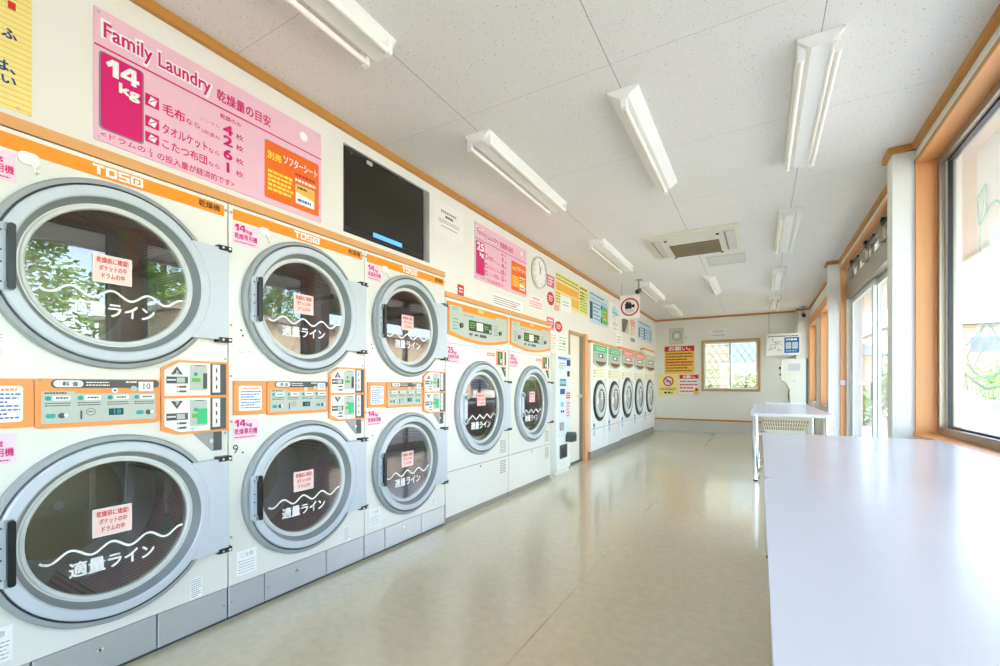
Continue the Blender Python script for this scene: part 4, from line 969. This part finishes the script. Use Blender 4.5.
mb, fin = plate('small pink label under the yellow price list', 'label', 'label_sign', 5.345, 2.11, 5.49, 2.175, 'coral', .003); mb.rows(.01, .01, .13, .055, 2, .0036, 'label', .5, 3, .02); fin()
# blue price list
mb, fin = plate('blue price list poster with green corner right of the yellow poster', 'poster', 'price_list_sign', 6.70, 2.125, 7.706, 2.62, 'paleblue')
mb.rows(.04, .43, .75, .47, 1, .0046, 'blue', .6, 3, .05); mb.rows(.04, .375, .95, .40, 1, .0046, 'grayink', .5, 4, .03); mb.box(.03, .06, .16, .33, .004, .0048, 'navy'); mb.rows(.20, .05, .55, .35, 5, .0046, 'blue', .35, 5, .05)
mb.box(.58, .04, .97, .36, .004, .0046, 'lightblue'); mb.poly([(.66, .05), (.97, .05), (.97, .31), (.68, .34)], .0052, 'leafgreen'); mb.rows(.72, .1, .93, .28, 3, .0058, 'lemon', .5, 6, .06); mb.box(.58, .05, .65, .14, .0046, .0052, 'navy'); mb.box(.58, .27, .65, .34, .0046, .0052, 'navy'); mb.disc(.86, .2, .05, .0062, 'deeporange', 16); fin()
# line-drawing poster
mb, fin = plate('white poster of pale line drawing right of the blue price list', 'poster', 'drawing_poster', 7.82, 2.13, 8.42, 2.61, 'label')
mb.prism([(.3 + .2 * math.cos(t), .36 + .09 * math.sin(t)) for t in [2 * PI * i / 20 for i in range(20)]], .004, .0045, 'paleblue'); mb.box(.12, .30, .55, .34, .004, .0048, 'lightblue')
for (cx, cy, r_) in ((.2, .18, .09), (.4, .2, .1), (.3, .09, .07)): mb.lathe(cx, cy, [(r_, .0046, 'grayink'), (r_ - .012, .0046, 'grayink')], 20)
mb.rows(.1, .02, .5, .05, 1, .0046, 'coral', .5, 3, .05); fin()
mb, fin = plate('narrow poster with a dark slanted shape under the round camera sign', 'poster', 'dark_poster', 8.60, 2.165, 9.12, 2.45, 'panelgrey'); mb.poly([(.02, .01), (.22, .01), (.47, .26), (.47, .275), (.02, .275)], .0046, 'acgrill'); fin()
mb, fin = plate('narrow white poster with red heading, right of the dark poster', 'poster', 'red_heading_sign', 9.22, 2.02, 9.70, 2.51, 'paper'); mb.box(.05, .34, .42, .47, .004, .0046, 'coral'); mb.rows(.08, .35, .40, .46, 2, .0052, 'label', .4, 3, .07); mb.box(.06, .14, .14, .33, .004, .0046, 'gold'); mb.rows(.2, .16, .42, .32, 3, .0046, 'deeporange', .5, 4, .06); mb.box(.06, .02, .42, .10, .004, .0046, 'bevel'); fin()
mb, fin = plate('pale blue price list poster in the far left corner above the washers', 'poster', 'price_list_sign', 9.92, 2.15, 11.40, 2.57, 'paleblue'); mb.rows(.08, .36, 1.2, .40, 1, .0046, 'blue', .6, 3, .06); mb.box(.06, .05, .16, .26, .004, .0048, 'navy'); mb.box(.55, .03, .66, .30, .004, .0048, 'navy'); mb.rows(.22, .05, .50, .3, 4, .0046, 'blue', .35, 5, .06); mb.rows(.72, .05, 1.05, .3, 4, .0046, 'blue', .35, 6, .06); mb.box(1.1, .04, 1.42, .32, .004, .0046, 'lightblue'); fin()
mb, fin = plate('small white notice sheet above the pink-panelled washers', 'notice', 'paper_notice', 8.2, 1.87, 8.62, 2.12, 'label', .003); mb.rows(.05, .04, .36, .2, 3, .0036, 'grayink', .3, 4, .05); fin()

# ------------------------------------------------------------------ back wall
def bplate(label, cat, name, x0, z0, x1, z1, base, th=.004, **kw):
    mb = MB('B'); mb.box(0, 0, x1 - x0, z1 - z0, .001, th, base)
    return mb, lambda: mb.build(name, None, (x0, YB, z0), label=label, category=cat, **kw)
mb, fin = bplate('large yellow request poster with red heading on the back wall', 'poster', 'request_poster', -2.06, 1.425, -1.37, 2.11, 'gold'); mb.box(0, .555, .69, .685, .004, .005, 'red'); mb.text('お願い。', .10, .575, .60, .67, .0056, 'label', .03)
mb.rows(.03, .04, .66, .53, 7, .0046, 'brownink', .5, 3, .04); mb.rows(.03, .25, .66, .32, 1, .005, 'red', .6, 4, .04); fin()
mb, fin = bplate('yellow poster with red prohibition circle below the large request poster', 'poster', 'prohibition_poster', -2.21, .885, -1.745, 1.415, 'yellow')
mb.lathe(.24, .36, [(.125, .0046, 'red'), (.095, .0046, 'red')], 32); mb.disc(.24, .36, .096, .0045, 'pinklabel', 28); mb.poly([(.16, .42), (.18, .44), (.32, .30), (.30, .28)], .0052, 'red'); mb.box(.18, .345, .30, .37, .0046, .005, 'brownink')
mb.rows(.05, .13, .42, .20, 2, .0046, 'brownink', .5, 3, .03); mb.rows(.14, .04, .34, .10, 1, .0046, 'ink', .8, 4, .08); fin()
mb, fin = bplate('cream poster with small red heading beside the prohibition poster', 'poster', 'request_poster', -1.74, .895, -1.255, 1.405, 'gold'); mb.box(.01, .01, .475, .50, .004, .0045, 'paper'); mb.box(.03, .405, .46, .50, .0045, .0052, 'red'); mb.text('お願い。', .11, .42, .39, .488, .0058, 'label', .03); mb.rows(.04, .06, .44, .38, 4, .0052, 'red', .45, 3, .045); mb.poly([(.36, .02), (.47, .02), (.47, .16), (.41, .2), (.36, .12)], .0056, 'gold'); mb.disc(.42, .14, .035, .006, 'brownink', 12); fin()
root = thing('ventilation_fan', 'square white ventilation fan cover high on back wall', 'ventilation fan', (-1.945, YB, 2.155))
p = MB('B'); p.bbox(0, 0, .345, .40, .001, .05, 'base', .01); p.build('cover', root)
p = MB('B'); p.lathe(.185, .20, [(.135, .05, 'acbody'), (.130, .066, 'acbody'), (.118, .06, 'grey_ring'), (.100, .052, 'grey_ring'), (.09, .068, 'acbody'), (.07, .07, 'acbody'), (.055, .056, 'grey_ring'), (.045, .075, 'label'), (.001, .08, 'label')], 36); p.build('grille', root)
mb, fin = bplate('long white paper notice above the back window', 'notice', 'paper_notice', -1.06, 2.262, -.66, 2.49, 'paper', .0025); mb.rows(.1, .13, .33, .19, 2, .0031, 'grayink', .35, 3, .03); mb.rows(.05, .04, .36, .09, 1, .0031, 'lightblue', .5, 4, .03); fin()
mb, fin = bplate('small white wall switch low beside the last washer', 'switch', 'wall_switch', -2.235, .46, -2.165, .58, 'label', .012); mb.box(.02, .03, .05, .09, .012, .016, 'rim'); fin()
mb, fin = bplate('tiny label beside the ventilation fan', 'label', 'label_sign', -1.585, 2.24, -1.535, 2.34, 'acbody', .01); mb.box(.01, .06, .04, .08, .01, .011, 'grayink'); fin()
root = thing('hanging_board', 'white and blue notice board hung on two wires near back right corner', 'notice board', (.13, YB - .26, 1.79))
p = MB('B'); p.bbox(0, 0, .63, .48, 0, .015, 'label', .003); p.rows(.04, .40, .60, .44, 1, .0156, 'navy', .5, 3, .04)
R2 = random.Random(5)
for k in range(9):
    x = .05 + R2.random() * .26; z = .08 + R2.random() * .24; a = R2.uniform(0, PI); l_ = R2.uniform(.03, .09)
    p.prism([(x, z), (x + l_ * math.cos(a), z + l_ * math.sin(a)), (x + l_ * math.cos(a) + .006, z + l_ * math.sin(a) + .006), (x + .006, z + .006)], .015, .0156, 'ink')
p.lathe(.12, .2, [(.05, .0156, 'ink'), (.044, .0156, 'ink')], 18); p.lathe(.2, .27, [(.04, .0156, 'ink'), (.034, .0156, 'ink')], 18)
p.rrect(.34, .05, .61, .39, .015, .015, .0165, 'blue'); p.rrect(.365, .14, .465, .28, .01, .0165, .0175, 'paleblue'); p.rrect(.485, .14, .585, .28, .01, .0165, .0175, 'paleblue'); p.rows(.37, .31, .58, .37, 1, .0171, 'label', .7, 4, .04); p.rows(.37, .07, .58, .12, 1, .0171, 'lightblue', .6, 5, .03)
p.rows(.375, .16, .455, .26, 3, .0181, 'grayink', .3, 6, .02); p.rows(.495, .16, .575, .26, 3, .0181, 'grayink', .3, 7, .02)
p.build('board', root)
for x in (.055, .575):
    p = MB('B'); p.tube([(x, 0, .47), (x, 0, ZC - 1.79 - .001)], .0035, 'ink', 6); p.build('hanging_wire', root)

def cctv(loc, label, flip):
    root = thing('security_camera', label, 'security camera', loc)
    p = MB(); p.tube([(0, 0, 0), (0, 0, -.012)], .05, 'grey_ring', 20); p.build('mount', root)
    p = MB(); p.tube([(0, 0, -.012), (0, 0, -.13), (.0, -.02, -.16)], .009, 'grey_ring', 8); p.build('bracket', root)
    p = MB(); p.tube([(0, .06, -.155), (0, -.03, -.185), (.0, -.10 , -.205)], .036, 'black' if flip else 'base', 16); p.build('housing', root)
    p = MB(); p.tube([(0, -.095, -.204), (0, -.118, -.211)], .028, 'black', 14); p.build('lens', root)
cctv((-1.63, 7.15, ZC), 'dark security camera on ceiling beside the hanging round sign', True)
cctv((.80, 11.3, ZC), 'security camera in the far right ceiling corner above the orange window frame', True)

# hanging round sign
root = thing('hanging_sign', 'white sign with red-ringed camera symbol hanging from the ceiling on wires', 'sign', (-1.955, 7.25, 2.19))
p = MB('B'); p.box(.005, .02, .315, .385, 0, .006, 'label'); p.lathe(.16, .20, [(.145, .0068, 'red'), (.12, .0068, 'red')], 40)
p.prism([(.085, .17), (.19, .17), (.19, .255), (.085, .255)], .006, .0075, 'ink'); p.prism([(.19, .2), (.215, .185), (.235, .185), (.235, .24), (.215, .24), (.19, .228)], .006, .0075, 'ink'); p.cyl(.12, .268, .022, .006, .0075, 'ink', 16); p.cyl(.16, .262, .016, .006, .0075, 'ink', 14); p.box(.142, .28, .15, .31, .006, .007, 'red')
p.rows(.09, .135, .23, .16, 1, .0066, 'grayink', .6, 3, .016); p.rows(.10, .11, .22, .128, 1, .0066, 'red', .6, 4, .016); p.build('panel', root)
for x in (.03, .29):
    p = MB('B'); p.tube([(x, 0, .39), (x, 0, ZC - 2.19 - .001)], .003, 'grayink', 6); p.build('hanging_wire', root)

# ------------------------------------------------------------------ ceiling fixtures
def lamp(x, y, twin, label, L_=1.36):
    root = thing('ceiling_light', label, 'ceiling light', (x, y, ZC), 'fluorescent ceiling lights')
    p = MB('F')
    if twin: sec = [(-.092, -.001), (-.092, -.012), (-.036, -.062), (.036, -.062), (.092, -.012), (.092, -.001)]
    else: sec = [(-.085, -.001), (-.085, -.012), (-.030, -.050), (.030, -.050), (.085, -.012), (.085, -.001)]
    k = len(sec); vs = [(a, 0, z) for a, z in sec] + [(a, L_, z) for a, z in sec]
    p.add(vs, [tuple(range(k)), tuple(range(k, 2 * k))[::-1]] + [(i, (i + 1) % k, k + (i + 1) % k, k + i) for i in range(k)], 'lampbody'); p.build('housing', root)
    for tx in ((-.074, .074) if twin else (0,)):
        tz = -.070 if twin else -.078
        for yy in (.035, L_ - .035):
            q_ = MB(); q_.xyz(tx - .016, yy - .012, tz - .02, tx + .016, yy + .012, -.012 if twin else -.05, 'lampbody'); q_.build('lamp_holder', root)
        q_ = MB(); q_.tube([(tx, .045, tz), (tx, L_ - .045, tz)], .0145, 'tube', 12); q_.build('tube', root)
    return root
names_l = {0: 'twin ceiling light nearest the camera on the machine side, cut by the top edge', 1: 'twin ceiling light above the television, second on the machine side', 2: 'twin ceiling light above the wall clock, third on the machine side', 3: 'twin ceiling light beside the ceiling security camera', 4: 'twin ceiling light nearest the far left corner'}
for k in range(0, 5): lamp(-1.60, [-2.35, .25, 2.46, 4.93, 7.36, 9.62][k + 1], True, names_l[k])
names_r = {0: 'twin ceiling light straight above the near table', 1: 'large twin ceiling light by the big window, nearest in view on the window side', 2: 'twin ceiling light right of the air conditioner', 3: 'twin ceiling light above the entrance end of the far tables', 4: 'farthest twin ceiling light on the window side, by the back wall'}
for k in range(0, 5): lamp(.25, [-2.35, .05, 2.57, 4.98, 7.42, 9.66][k + 1], True, names_r[k])
lamp(-.66, .05, False, 'single ceiling light over the aisle before the camera'); lamp(-.66, 2.5, False, 'single-tube ceiling light in the middle of the aisle, nearest in view'); lamp(-.66, 7.4, False, 'single-tube ceiling light beyond the air conditioner')
root = thing('air_conditioner', 'ivory ceiling cassette air conditioner over the aisle', 'air conditioner', (-1.125, 5.14, ZC))
p = MB('F'); a, b_ = .94, .95
for (x0, y0, x1, y1, z) in ((0, 0, a, b_, -.022),): 
    p.xyz(x0, y0, z, x1, y1, -.001, 'acbody'); p.xyz(.03, .03, -.030, a - .03, b_ - .03, -.022, 'acbody')
p.build('panel', root)
p = MB('F'); p.xyz(.215, .38, -.036, .735, .90, -.030, 'acgrill')
for i in range(12): p.xyz(.22, .39 + i * .0425, -.043, .73, .405 + i * .0425, -.036, 'acslat')
p.build('intake_vent', root)
for x in (.06, .80):
    p = MB('F'); p.xyz(x, .12, -.037, x + .09, .83, -.030, 'base'); p.xyz(x + .008, .125, -.041, x + .014, .825, -.037, 'acgrill'); p.build('louvre', root)
p = MB('F'); p.xyz(.90 - .02, .10, -.034, .905, .85, -.03, 'base'); p.build('side_strip', root)
for (x, y) in ((.19, .16), (.72, .16), (.19, .90), (.72, .90)):
    p = MB('F'); p.xyz(x, y, -.040, x + .03, y + .025, -.03, 'ink'); p.build('clip', root)
root = thing('access_hatch', 'white square access hatch flush in ceiling behind the air conditioner', 'ceiling hatch', (-.60, 6.34, ZC))
p = MB('F'); p.xyz(0, 0, -.008, .45, .03, -.001, 'base'); p.xyz(0, .45, -.008, .45, .48, -.001, 'base'); p.xyz(0, .03, -.008, .03, .45, -.001, 'base'); p.xyz(.42, .03, -.008, .45, .45, -.001, 'base'); p.build('frame', root)
p = MB('F'); p.xyz(.032, .032, -.004, .418, .448, -.001, 'lid'); p.build('lid', root)

# ------------------------------------------------------------------ folding tables
def table(label, x0, y0, x1, y1, z=.81):
    root = thing('folding_table', label, 'table', (x0, y0, 0), 'white folding tables along the windows')
    w_, l_ = x1 - x0, y1 - y0
    p = MB('F'); pts = p.rrpts(0, 0, w_, l_, .045, 6); k = len(pts)
    p.prism(pts, z - .030, z, 'table'); p.build('tabletop', root)
    for (a, b) in ((.045, .13), (w_ - .06, .13), (.045, l_ - .13), (w_ - .06, l_ - .13)):
        p = MB('F'); p.tube([(a, b, .02), (a, b, z - .03)], .030, 'chrome', 20); f_ = p.build('leg', root)
        p = MB('F'); p.tube([(a, b, 0), (a, b, .022)], .024, 'black', 16); p.build('foot', f_)
    p = MB('F'); p.xyz(.08, .12, z - .045, w_ - .09, .14, z - .03, 'base'); p.xyz(.08, l_ - .14, z - .045, w_ - .09, l_ - .12, z - .03, 'base'); p.build('rail', root)
    return root
table('long white table in the right foreground by the big window', .014, .05, .906, 1.800)
table('second white table, end to end with the foreground table', .016, 1.801, .906, 3.560)
table('white table beyond the entrance pillar, with the ivory basket beneath', -.085, 5.98, .70, 7.72)
table('farthest white table, carrying the ivory dispenser', -.085, 7.726, .70, 9.60)

# dispenser on the far table
DY = 9.22
root = thing('dispenser', 'ivory hooded dispenser standing on the far end of the last table', 'dispenser', (.36, DY, .81))
p = MB('B'); out = [(.10, .02), (.10, .14), (.085, .27), (.045, .36), (0.01, .395), (-.02, .40), (-.03, .43), (-.035, .66), (-.012, .775), (.02, .785), (.31, .785), (.325, .77), (.325, .02)]
p.prism(out, -.26, 0, 'acbody'); p.prism([(.326, .0), (.36, .0), (.36, .79), (.326, .79)], -.26, -.02, 'dark'); p.build('body', root)
p = MB('B'); p.rrect(.07, .57, .25, .71, .03, .0, .004, 'rim'); 
for i in range(7): p.box(.075, .585 + .017 * i, .245, .592 + .017 * i, .004, .0055, 'grey_ring')
p.build('vent_grille', root)
p = MB('B'); p.tube([(-.03, .10, .63), (-.06, .10, .63)], .022, 'black', 12); p.tube([(-.03, .10, .52), (-.045, .10, .50)], .018, 'black', 12); p.build('knob', root)
p = MB('B'); p.rrect(-.27, .002, .33, .022, .008, -.24, .04, 'white'); p.build('base_plate', root)
p = MB('B'); p.tube([(.085, -.006, .05), (.07, -.006, .16), (.09, -.004, .26)], .007, 'black', 8); p.build('hose', root)
p = MB('B'); p.cyl(.16, .40, .008, 0, .003, 'ink', 10); p.build('button', root)

# laundry cart under the far table
root = thing('laundry_basket', 'ivory slatted laundry basket on chrome frame under the table beyond the pillar', 'laundry basket', (-.01, 6.2, 0))
p = MB('F'); x0, x1, y0, y1 = .02, .52, .02, .62; zt, zb = .755, .565; ins = .05
top = [(x0, y0), (x1, y0), (x1, y1), (x0, y1)]; bot = [(x0 + ins, y0 + ins), (x1 - ins, y0 + ins), (x1 - ins, y1 - ins), (x0 + ins, y1 - ins)]
p.add([(*a, zb) for a in bot], [(0, 1, 2, 3)], 'basket')
for i in range(4):
    j = (i + 1) % 4; A, B, Cc, Dd = Vector((*top[i], zt)), Vector((*top[j], zt)), Vector((*bot[j], zb)), Vector((*bot[i], zb))
    for (u0, u1) in ((0, .16), (.80, 1)):
        p.add([tuple(A.lerp(Dd, u0)), tuple(B.lerp(Cc, u0)), tuple(B.lerp(Cc, u1)), tuple(A.lerp(Dd, u1))], [(0, 1, 2, 3)], 'basket')
    for k in range(19):
        a, b = k / 18 * .98, k / 18 * .98 + .02
        t0_, t1_, b0_, b1_ = A.lerp(B, a), A.lerp(B, b), Dd.lerp(Cc, a), Dd.lerp(Cc, b)
        p.add([tuple(t0_), tuple(t1_), tuple(b1_), tuple(b0_)], [(0, 1, 2, 3)], 'basket')
    for u in (.36, .58):
        p.add([tuple(A.lerp(Dd, u - .02)), tuple(B.lerp(Cc, u - .02)), tuple(B.lerp(Cc, u + .02)), tuple(A.lerp(Dd, u + .02))], [(0, 1, 2, 3)], 'basket')
p.tube([(*a, zt) for a in top] + [(*top[0], zt)], .012, 'basket', 8); p.build('basket', root)
p = MB('F'); e_ = .014; T_ = [(x0 + e_, y0 + e_), (x1 - e_, y0 + e_), (x1 - e_, y1 - e_), (x0 + e_, y1 - e_)]; B_ = [(x0 + ins + e_, y0 + ins + e_), (x1 - ins - e_, y0 + ins + e_), (x1 - ins - e_, y1 - ins - e_), (x0 + ins + e_, y1 - ins - e_)]
p.add([(*a, zt - .03) for a in T_] + [(*a, zb + .01) for a in B_], [(i, (i + 1) % 4, 4 + (i + 1) % 4, 4 + i) for i in range(4)] + [(4, 5, 6, 7)], 'shade_sheet'); p.build('shade_sheet', root, label='added tan sheet standing in for shade between the slats')  # tan sheet added in place of the shade seen between the slats
p = MB('F')
for (a, b) in ((.0, .05), (.40, .05), (.0, .58), (.40, .58)): p.tube([(a, b, .06), (a, b, .54), (min(a + .02, .40), b, .557)], .010, 'chrome', 10)
for b in (.05, .58): p.tube([(0, b, .552), (.40, b, .552)], .009, 'chrome', 8); p.tube([(0, b, .16), (.40, b, .16)], .008, 'chrome', 8)
for a in (.0, .40): p.tube([(a, .05, .552), (a, .58, .552)], .009, 'chrome', 8); p.tube([(a, .05, .16), (a, .58, .16)], .008, 'chrome', 8)
p.build('frame', root)
for (a, b) in ((.0, .05), (.40, .05), (.0, .58), (.40, .58)):
    p = MB('F'); p.tube([(a - .012, b, .030), (a + .012, b, .030)], .030, 'black', 14); p.tube([(a, b, .03), (a, b, .065)], .006, 'chrome', 6); p.build('caster', root)

# ------------------------------------------------------------------ outside
g = MB(); g.xyz(1.13, -30, -.16, 70, 90, -.10, 'paving'); g.xyz(-30, YB + .1, -.16, 1.13, 90, -.10, 'paving'); struct(g, 'ground')
g = MB(); g.add([(1.14, YF, 2.86), (2.25, YF, 2.74), (2.25, YB + 1, 2.74), (1.14, YB + 1, 2.86), (1.14, YF, 2.98), (2.25, YF, 2.88), (2.25, YB + 1, 2.88), (1.14, YB + 1, 2.98)], [(0, 1, 2, 3), (4, 7, 6, 5), (1, 5, 6, 2), (0, 4, 5, 1), (2, 6, 7, 3), (0, 3, 7, 4)], 'soffit')
g.xyz(2.25, YF, 2.70, 2.29, YB + 1, 2.90, 'alulight'); struct(g, 'roof_eave')
g = MB(); g.xyz(-3.4, YF - .15, ZC + .061, 1.14, YB + .15, ZC + .25, 'soffit'); struct(g, 'roof')

def tree(x, y, h, r, label, m='leafA', n=2600, seed=1, cone=True, trunk=.12, base=.15, size=.22, z0=-.1, name='tree', cat='tree', group='trees across the car park'):
    R3 = random.Random(seed)
    root = thing(name, label, cat, (x, y, z0), group)
    p = MB('F'); p.tube([(0, 0, 0), (.05, .03, h * .5), (0, 0, h * .92)], trunk, 'bark', 10)
    lv = MB('F'); tiers = 11
    clumps = []
    for i in range(tiers * 7):
        u = R3.random(); z = h * (base + (1 - base) * u)
        rr = r * ((1 - u) ** .8 if cone else math.sqrt(max(.05, 1 - (2 * u - 1) ** 2))) * R3.uniform(.35, 1)
        t = R3.uniform(0, 2 * PI); clumps.append((rr * math.cos(t), rr * math.sin(t), z, r * R3.uniform(.16, .30)))
        if i % 9 == 0: p.tube([(0, 0, z * .95), (rr * math.cos(t) * .8, rr * math.sin(t) * .8, z)], trunk * .22, 'bark', 5)
    vs, fs = [], []
    for i in range(n):
        cx, cy, cz, cr = clumps[i % len(clumps)]
        d_ = Vector((R3.gauss(0, 1), R3.gauss(0, 1), R3.gauss(0, .6))).normalized() * cr * R3.random() ** .4
        c_ = Vector((cx, cy, cz)) + d_
        u_ = Vector((R3.uniform(-1, 1), R3.uniform(-1, 1), R3.uniform(-.5, .5))).normalized() * size * R3.uniform(.6, 1.3)
        v_ = u_.cross(Vector((R3.uniform(-1, 1), R3.uniform(-1, 1), 1))).normalized() * size * .38
        o = len(vs); vs += [tuple(c_ - u_ * .5), tuple(c_ + v_ * .5), tuple(c_ + u_ * .5), tuple(c_ - v_ * .5)]; fs.append((o, o + 1, o + 2, o + 3))
    lv.add(vs, fs, m); lv.build('crown', root); p.build('trunk', root)
    return root
# trees mirrored in the dryer doors
tree(12.2, 3.5, 8.0, 2.6, 'tall green conifer across the car park, opposite the nearest dryers', seed=1, n=10000, size=.28, base=.06)
tree(18.2, 9.6, 10.5, 2.3, 'broad green conifer behind the beige neighbour wall', seed=2, n=9000, size=.30)
tree(11.0, -1.2, 5.2, 1.7, 'bushy light green tree across the car park left of the conifers', 'leafB', 3000, 3, False, base=.12)
tree(18.4, 15.2, 8.5, 2.4, 'slender green conifer behind the beige neighbour building', seed=4, n=5000, size=.3)
tree(15.5, -3.8, 7.0, 2.2, 'green conifer at the far end of the car park', seed=5, n=3000)

def house(name, label, x0, y0, x1, y1, h, wallm, ridge, group=None, flat=False, wins=()):
    root = thing(name, label, 'house', (x0, y0, -.1), group)
    w_, l_ = x1 - x0, y1 - y0
    p = MB('F'); p.xyz(0, 0, 0, w_, l_, h, wallm); p.build('walls', root)
    p = MB('F'); ov = .5
    if flat: p.xyz(-.25, -.25, h, w_ + .25, l_ + .25, h + .16, 'alu')
    else:
        A = [(-ov, -ov, h - .05), (w_ + ov, -ov, h - .05), (w_ + ov, l_ + ov, h - .05), (-ov, l_ + ov, h - .05)]
        rA, rB = (w_ / 2, l_ * .25, h + ridge), (w_ / 2, l_ * .75, h + ridge)
        p.add(A + [rA, rB], [(0, 1, 4), (1, 2, 5, 4), (2, 3, 5), (3, 0, 4, 5), (0, 3, 2, 1)], 'roof')
        p.tube([rA, rB], .12, 'roof', 8)
    p.build('roof', root)
    for (side, a, z, ww, hh) in wins:
        q_ = MB('F')
        if side == 'x': q_.xyz(-.05, a, z, .02, a + ww, z + hh, 'alulight'); fr_ = q_.build('window', root); q_ = MB('F'); q_.xyz(-.06, a + .06, z + .06, -.05, a + ww - .06, z + hh - .06, 'winglass')
        else: q_.xyz(a, -.05, z, a + ww, .02, z + hh, 'alulight'); fr_ = q_.build('window', root); q_ = MB('F'); q_.xyz(a + .06, -.06, z + .06, a + ww - .06, -.05, z + hh - .06, 'winglass')
        q_.build('pane', fr_)
    return root
house('neighbour_building', 'long low beige-sided building across the car park, opposite the machines', 10.0, 6.4, 15.2, 21.5, 3.4, 'siding', .8, None, True, (('x', 2.2, 1.2, 1.6, 1.1), ('x', 6.6, 1.2, 1.6, 1.1), ('x', 10.6, 1.2, 1.6, 1.1)))
G_ = 'houses beyond the car park'
house('street_house', 'cream house with grey tiled roof seen through the big window', 13.5, 31, 21, 39, 3.6, 'siding2', 2.5, G_, False, (('y', 1.2, .9, 1.8, 1.3), ('x', 2, .9, 1.8, 1.2)))
house('street_house', 'taller cream house with grey roof behind the first house', 8.0, 42, 15, 50, 5.4, 'siding2', 1.8, G_, False, (('y', 1.2, .9, 1.6, 1.2), ('y', 4.2, 3.4, 1.6, 1.2)))
house('street_house', 'grey-roofed house far up the street beyond the entrance doors', 2.2, 36, 6.7, 44, 3.2, 'siding3', 1.6, G_, False, (('y', .8, 1.0, 1.4, 1.1),))
house('street_house', 'pale house directly behind the back window', -6.5, 17.5, 0.8, 24, 5.2, 'siding4', 1.6, G_, False, (('y', 1.5, 1.0, 1.6, 1.2), ('y', 5.6, 1.6, 1.2, 1.6)))
def hedge(x, y, l_, label, seed, m='leafB', h=1.0, extra=None, along='y'):
    R3 = random.Random(seed); root = thing('shrub', label, 'shrub', (x, y, -.1), 'shrubs outside')
    p = MB('F'); vs, fs = [], []
    for i in range(1500):
        t = R3.random() * l_; c_ = Vector((R3.gauss(0, .22), t, 0)) if along == 'y' else Vector((t, R3.gauss(0, .22), 0)); c_.z = abs(R3.gauss(.5, .28)) * h
        u_ = Vector((R3.uniform(-1, 1), R3.uniform(-1, 1), R3.uniform(-1, 1))).normalized() * .10; v_ = u_.cross(Vector((R3.random(), R3.random(), 1))).normalized() * .045
        o = len(vs); vs += [tuple(c_ - u_), tuple(c_ + v_), tuple(c_ + u_), tuple(c_ - v_)]; fs.append((o, o + 1, o + 2, o + 3))
    cut = 1500 if not extra else 1250
    p.add(vs, fs[:cut], m)
    if extra: p.add(vs, fs[cut:], extra)
    p.build('foliage', root)
    p = MB('F')
    for k in range(5):
        a = (k + .5) * l_ / 5; b_ = (0, a, 0) if along == 'y' else (a, 0, 0); p.tube([b_, (b_[0] + .03, b_[1], h * .6)], .02, 'bark', 6)
    p.build('stem', root)
hedge(-1.9, 13.4, 2.6, 'yellow-green shrubs right behind the back window', 1, 'leafB', 1.25, None, 'x')
hedge(4.4, 20.5, 2.2, 'shrub with red blossom seen through the entrance doors', 2, 'leafB', 1.9, 'redleaf')
hedge(2.6, 17.5, 2.4, 'low green shrub in front of the blossom outside the entrance', 3, 'leafB', 1.0)
hedge(9.4, 26.5, 4.0, 'green shrub seen through the basket decal of the big window', 4, 'leafB', 2.0)
g = MB('F'); g.xyz(0, 0, 0, .15, 18, .95, 'fence'); 
g.build('block_fence', None, (10.5, 22.5, -.1), label='low white block fence at the far side of the car park', category='fence')

# ------------------------------------------------------------------ light and camera
wd = bpy.data.worlds.new('sky'); SC.world = wd; wd.use_nodes = True
N = wd.node_tree.nodes; L = wd.node_tree.links
sky = N.new('ShaderNodeTexSky'); sky.sky_type = 'NISHITA'; sky.sun_disc = False; sky.sun_elevation = math.radians(52); sky.sun_rotation = math.radians(289); sky.air_density = 1.0; sky.dust_density = 1.5
hs = N.new('ShaderNodeHueSaturation'); hs.inputs['Saturation'].default_value = .85; L.new(sky.outputs[0], hs.inputs['Color']); L.new(hs.outputs[0], N['Background'].inputs[0]); N['Background'].inputs[1].default_value = 1.3
sl_ = bpy.data.lights.new('sun', 'SUN'); sl_.energy = 7.5; sl_.angle = math.radians(.6); sl_.color = (1, .95, .87)
so = bpy.data.objects.new('sun', sl_); C.objects.link(so); so.location = (-8, -8, 14)
so.rotation_euler = Vector((.72, -.25, -1.0)).to_track_quat('-Z', 'Y').to_euler()

cam = bpy.data.cameras.new('camera'); co = bpy.data.objects.new('camera', cam); C.objects.link(co)
co.location = (0, 0, 1.128); co.rotation_euler = (PI / 2, 0, math.radians(30.07))
cam.sensor_width = 36; cam.lens = 448 / 1000 * 36; cam.shift_y = 52.8 / 1000; cam.clip_start = .02; cam.clip_end = 300
SC.camera = co

SC.view_settings.view_transform = 'Standard'; SC.view_settings.look = 'None'; SC.view_settings.gamma = 1; SC.view_settings.use_curve_mapping = False
SC.view_settings.exposure = 0.86
SC.cycles.use_denoising = True
SC.cycles.max_bounces = 10; SC.cycles.diffuse_bounces = 6; SC.cycles.glossy_bounces = 4; SC.cycles.transparent_max_bounces = 12
SC.cycles.caustics_reflective = False; SC.cycles.caustics_refractive = False
SC.cycles.sample_clamp_indirect = 6
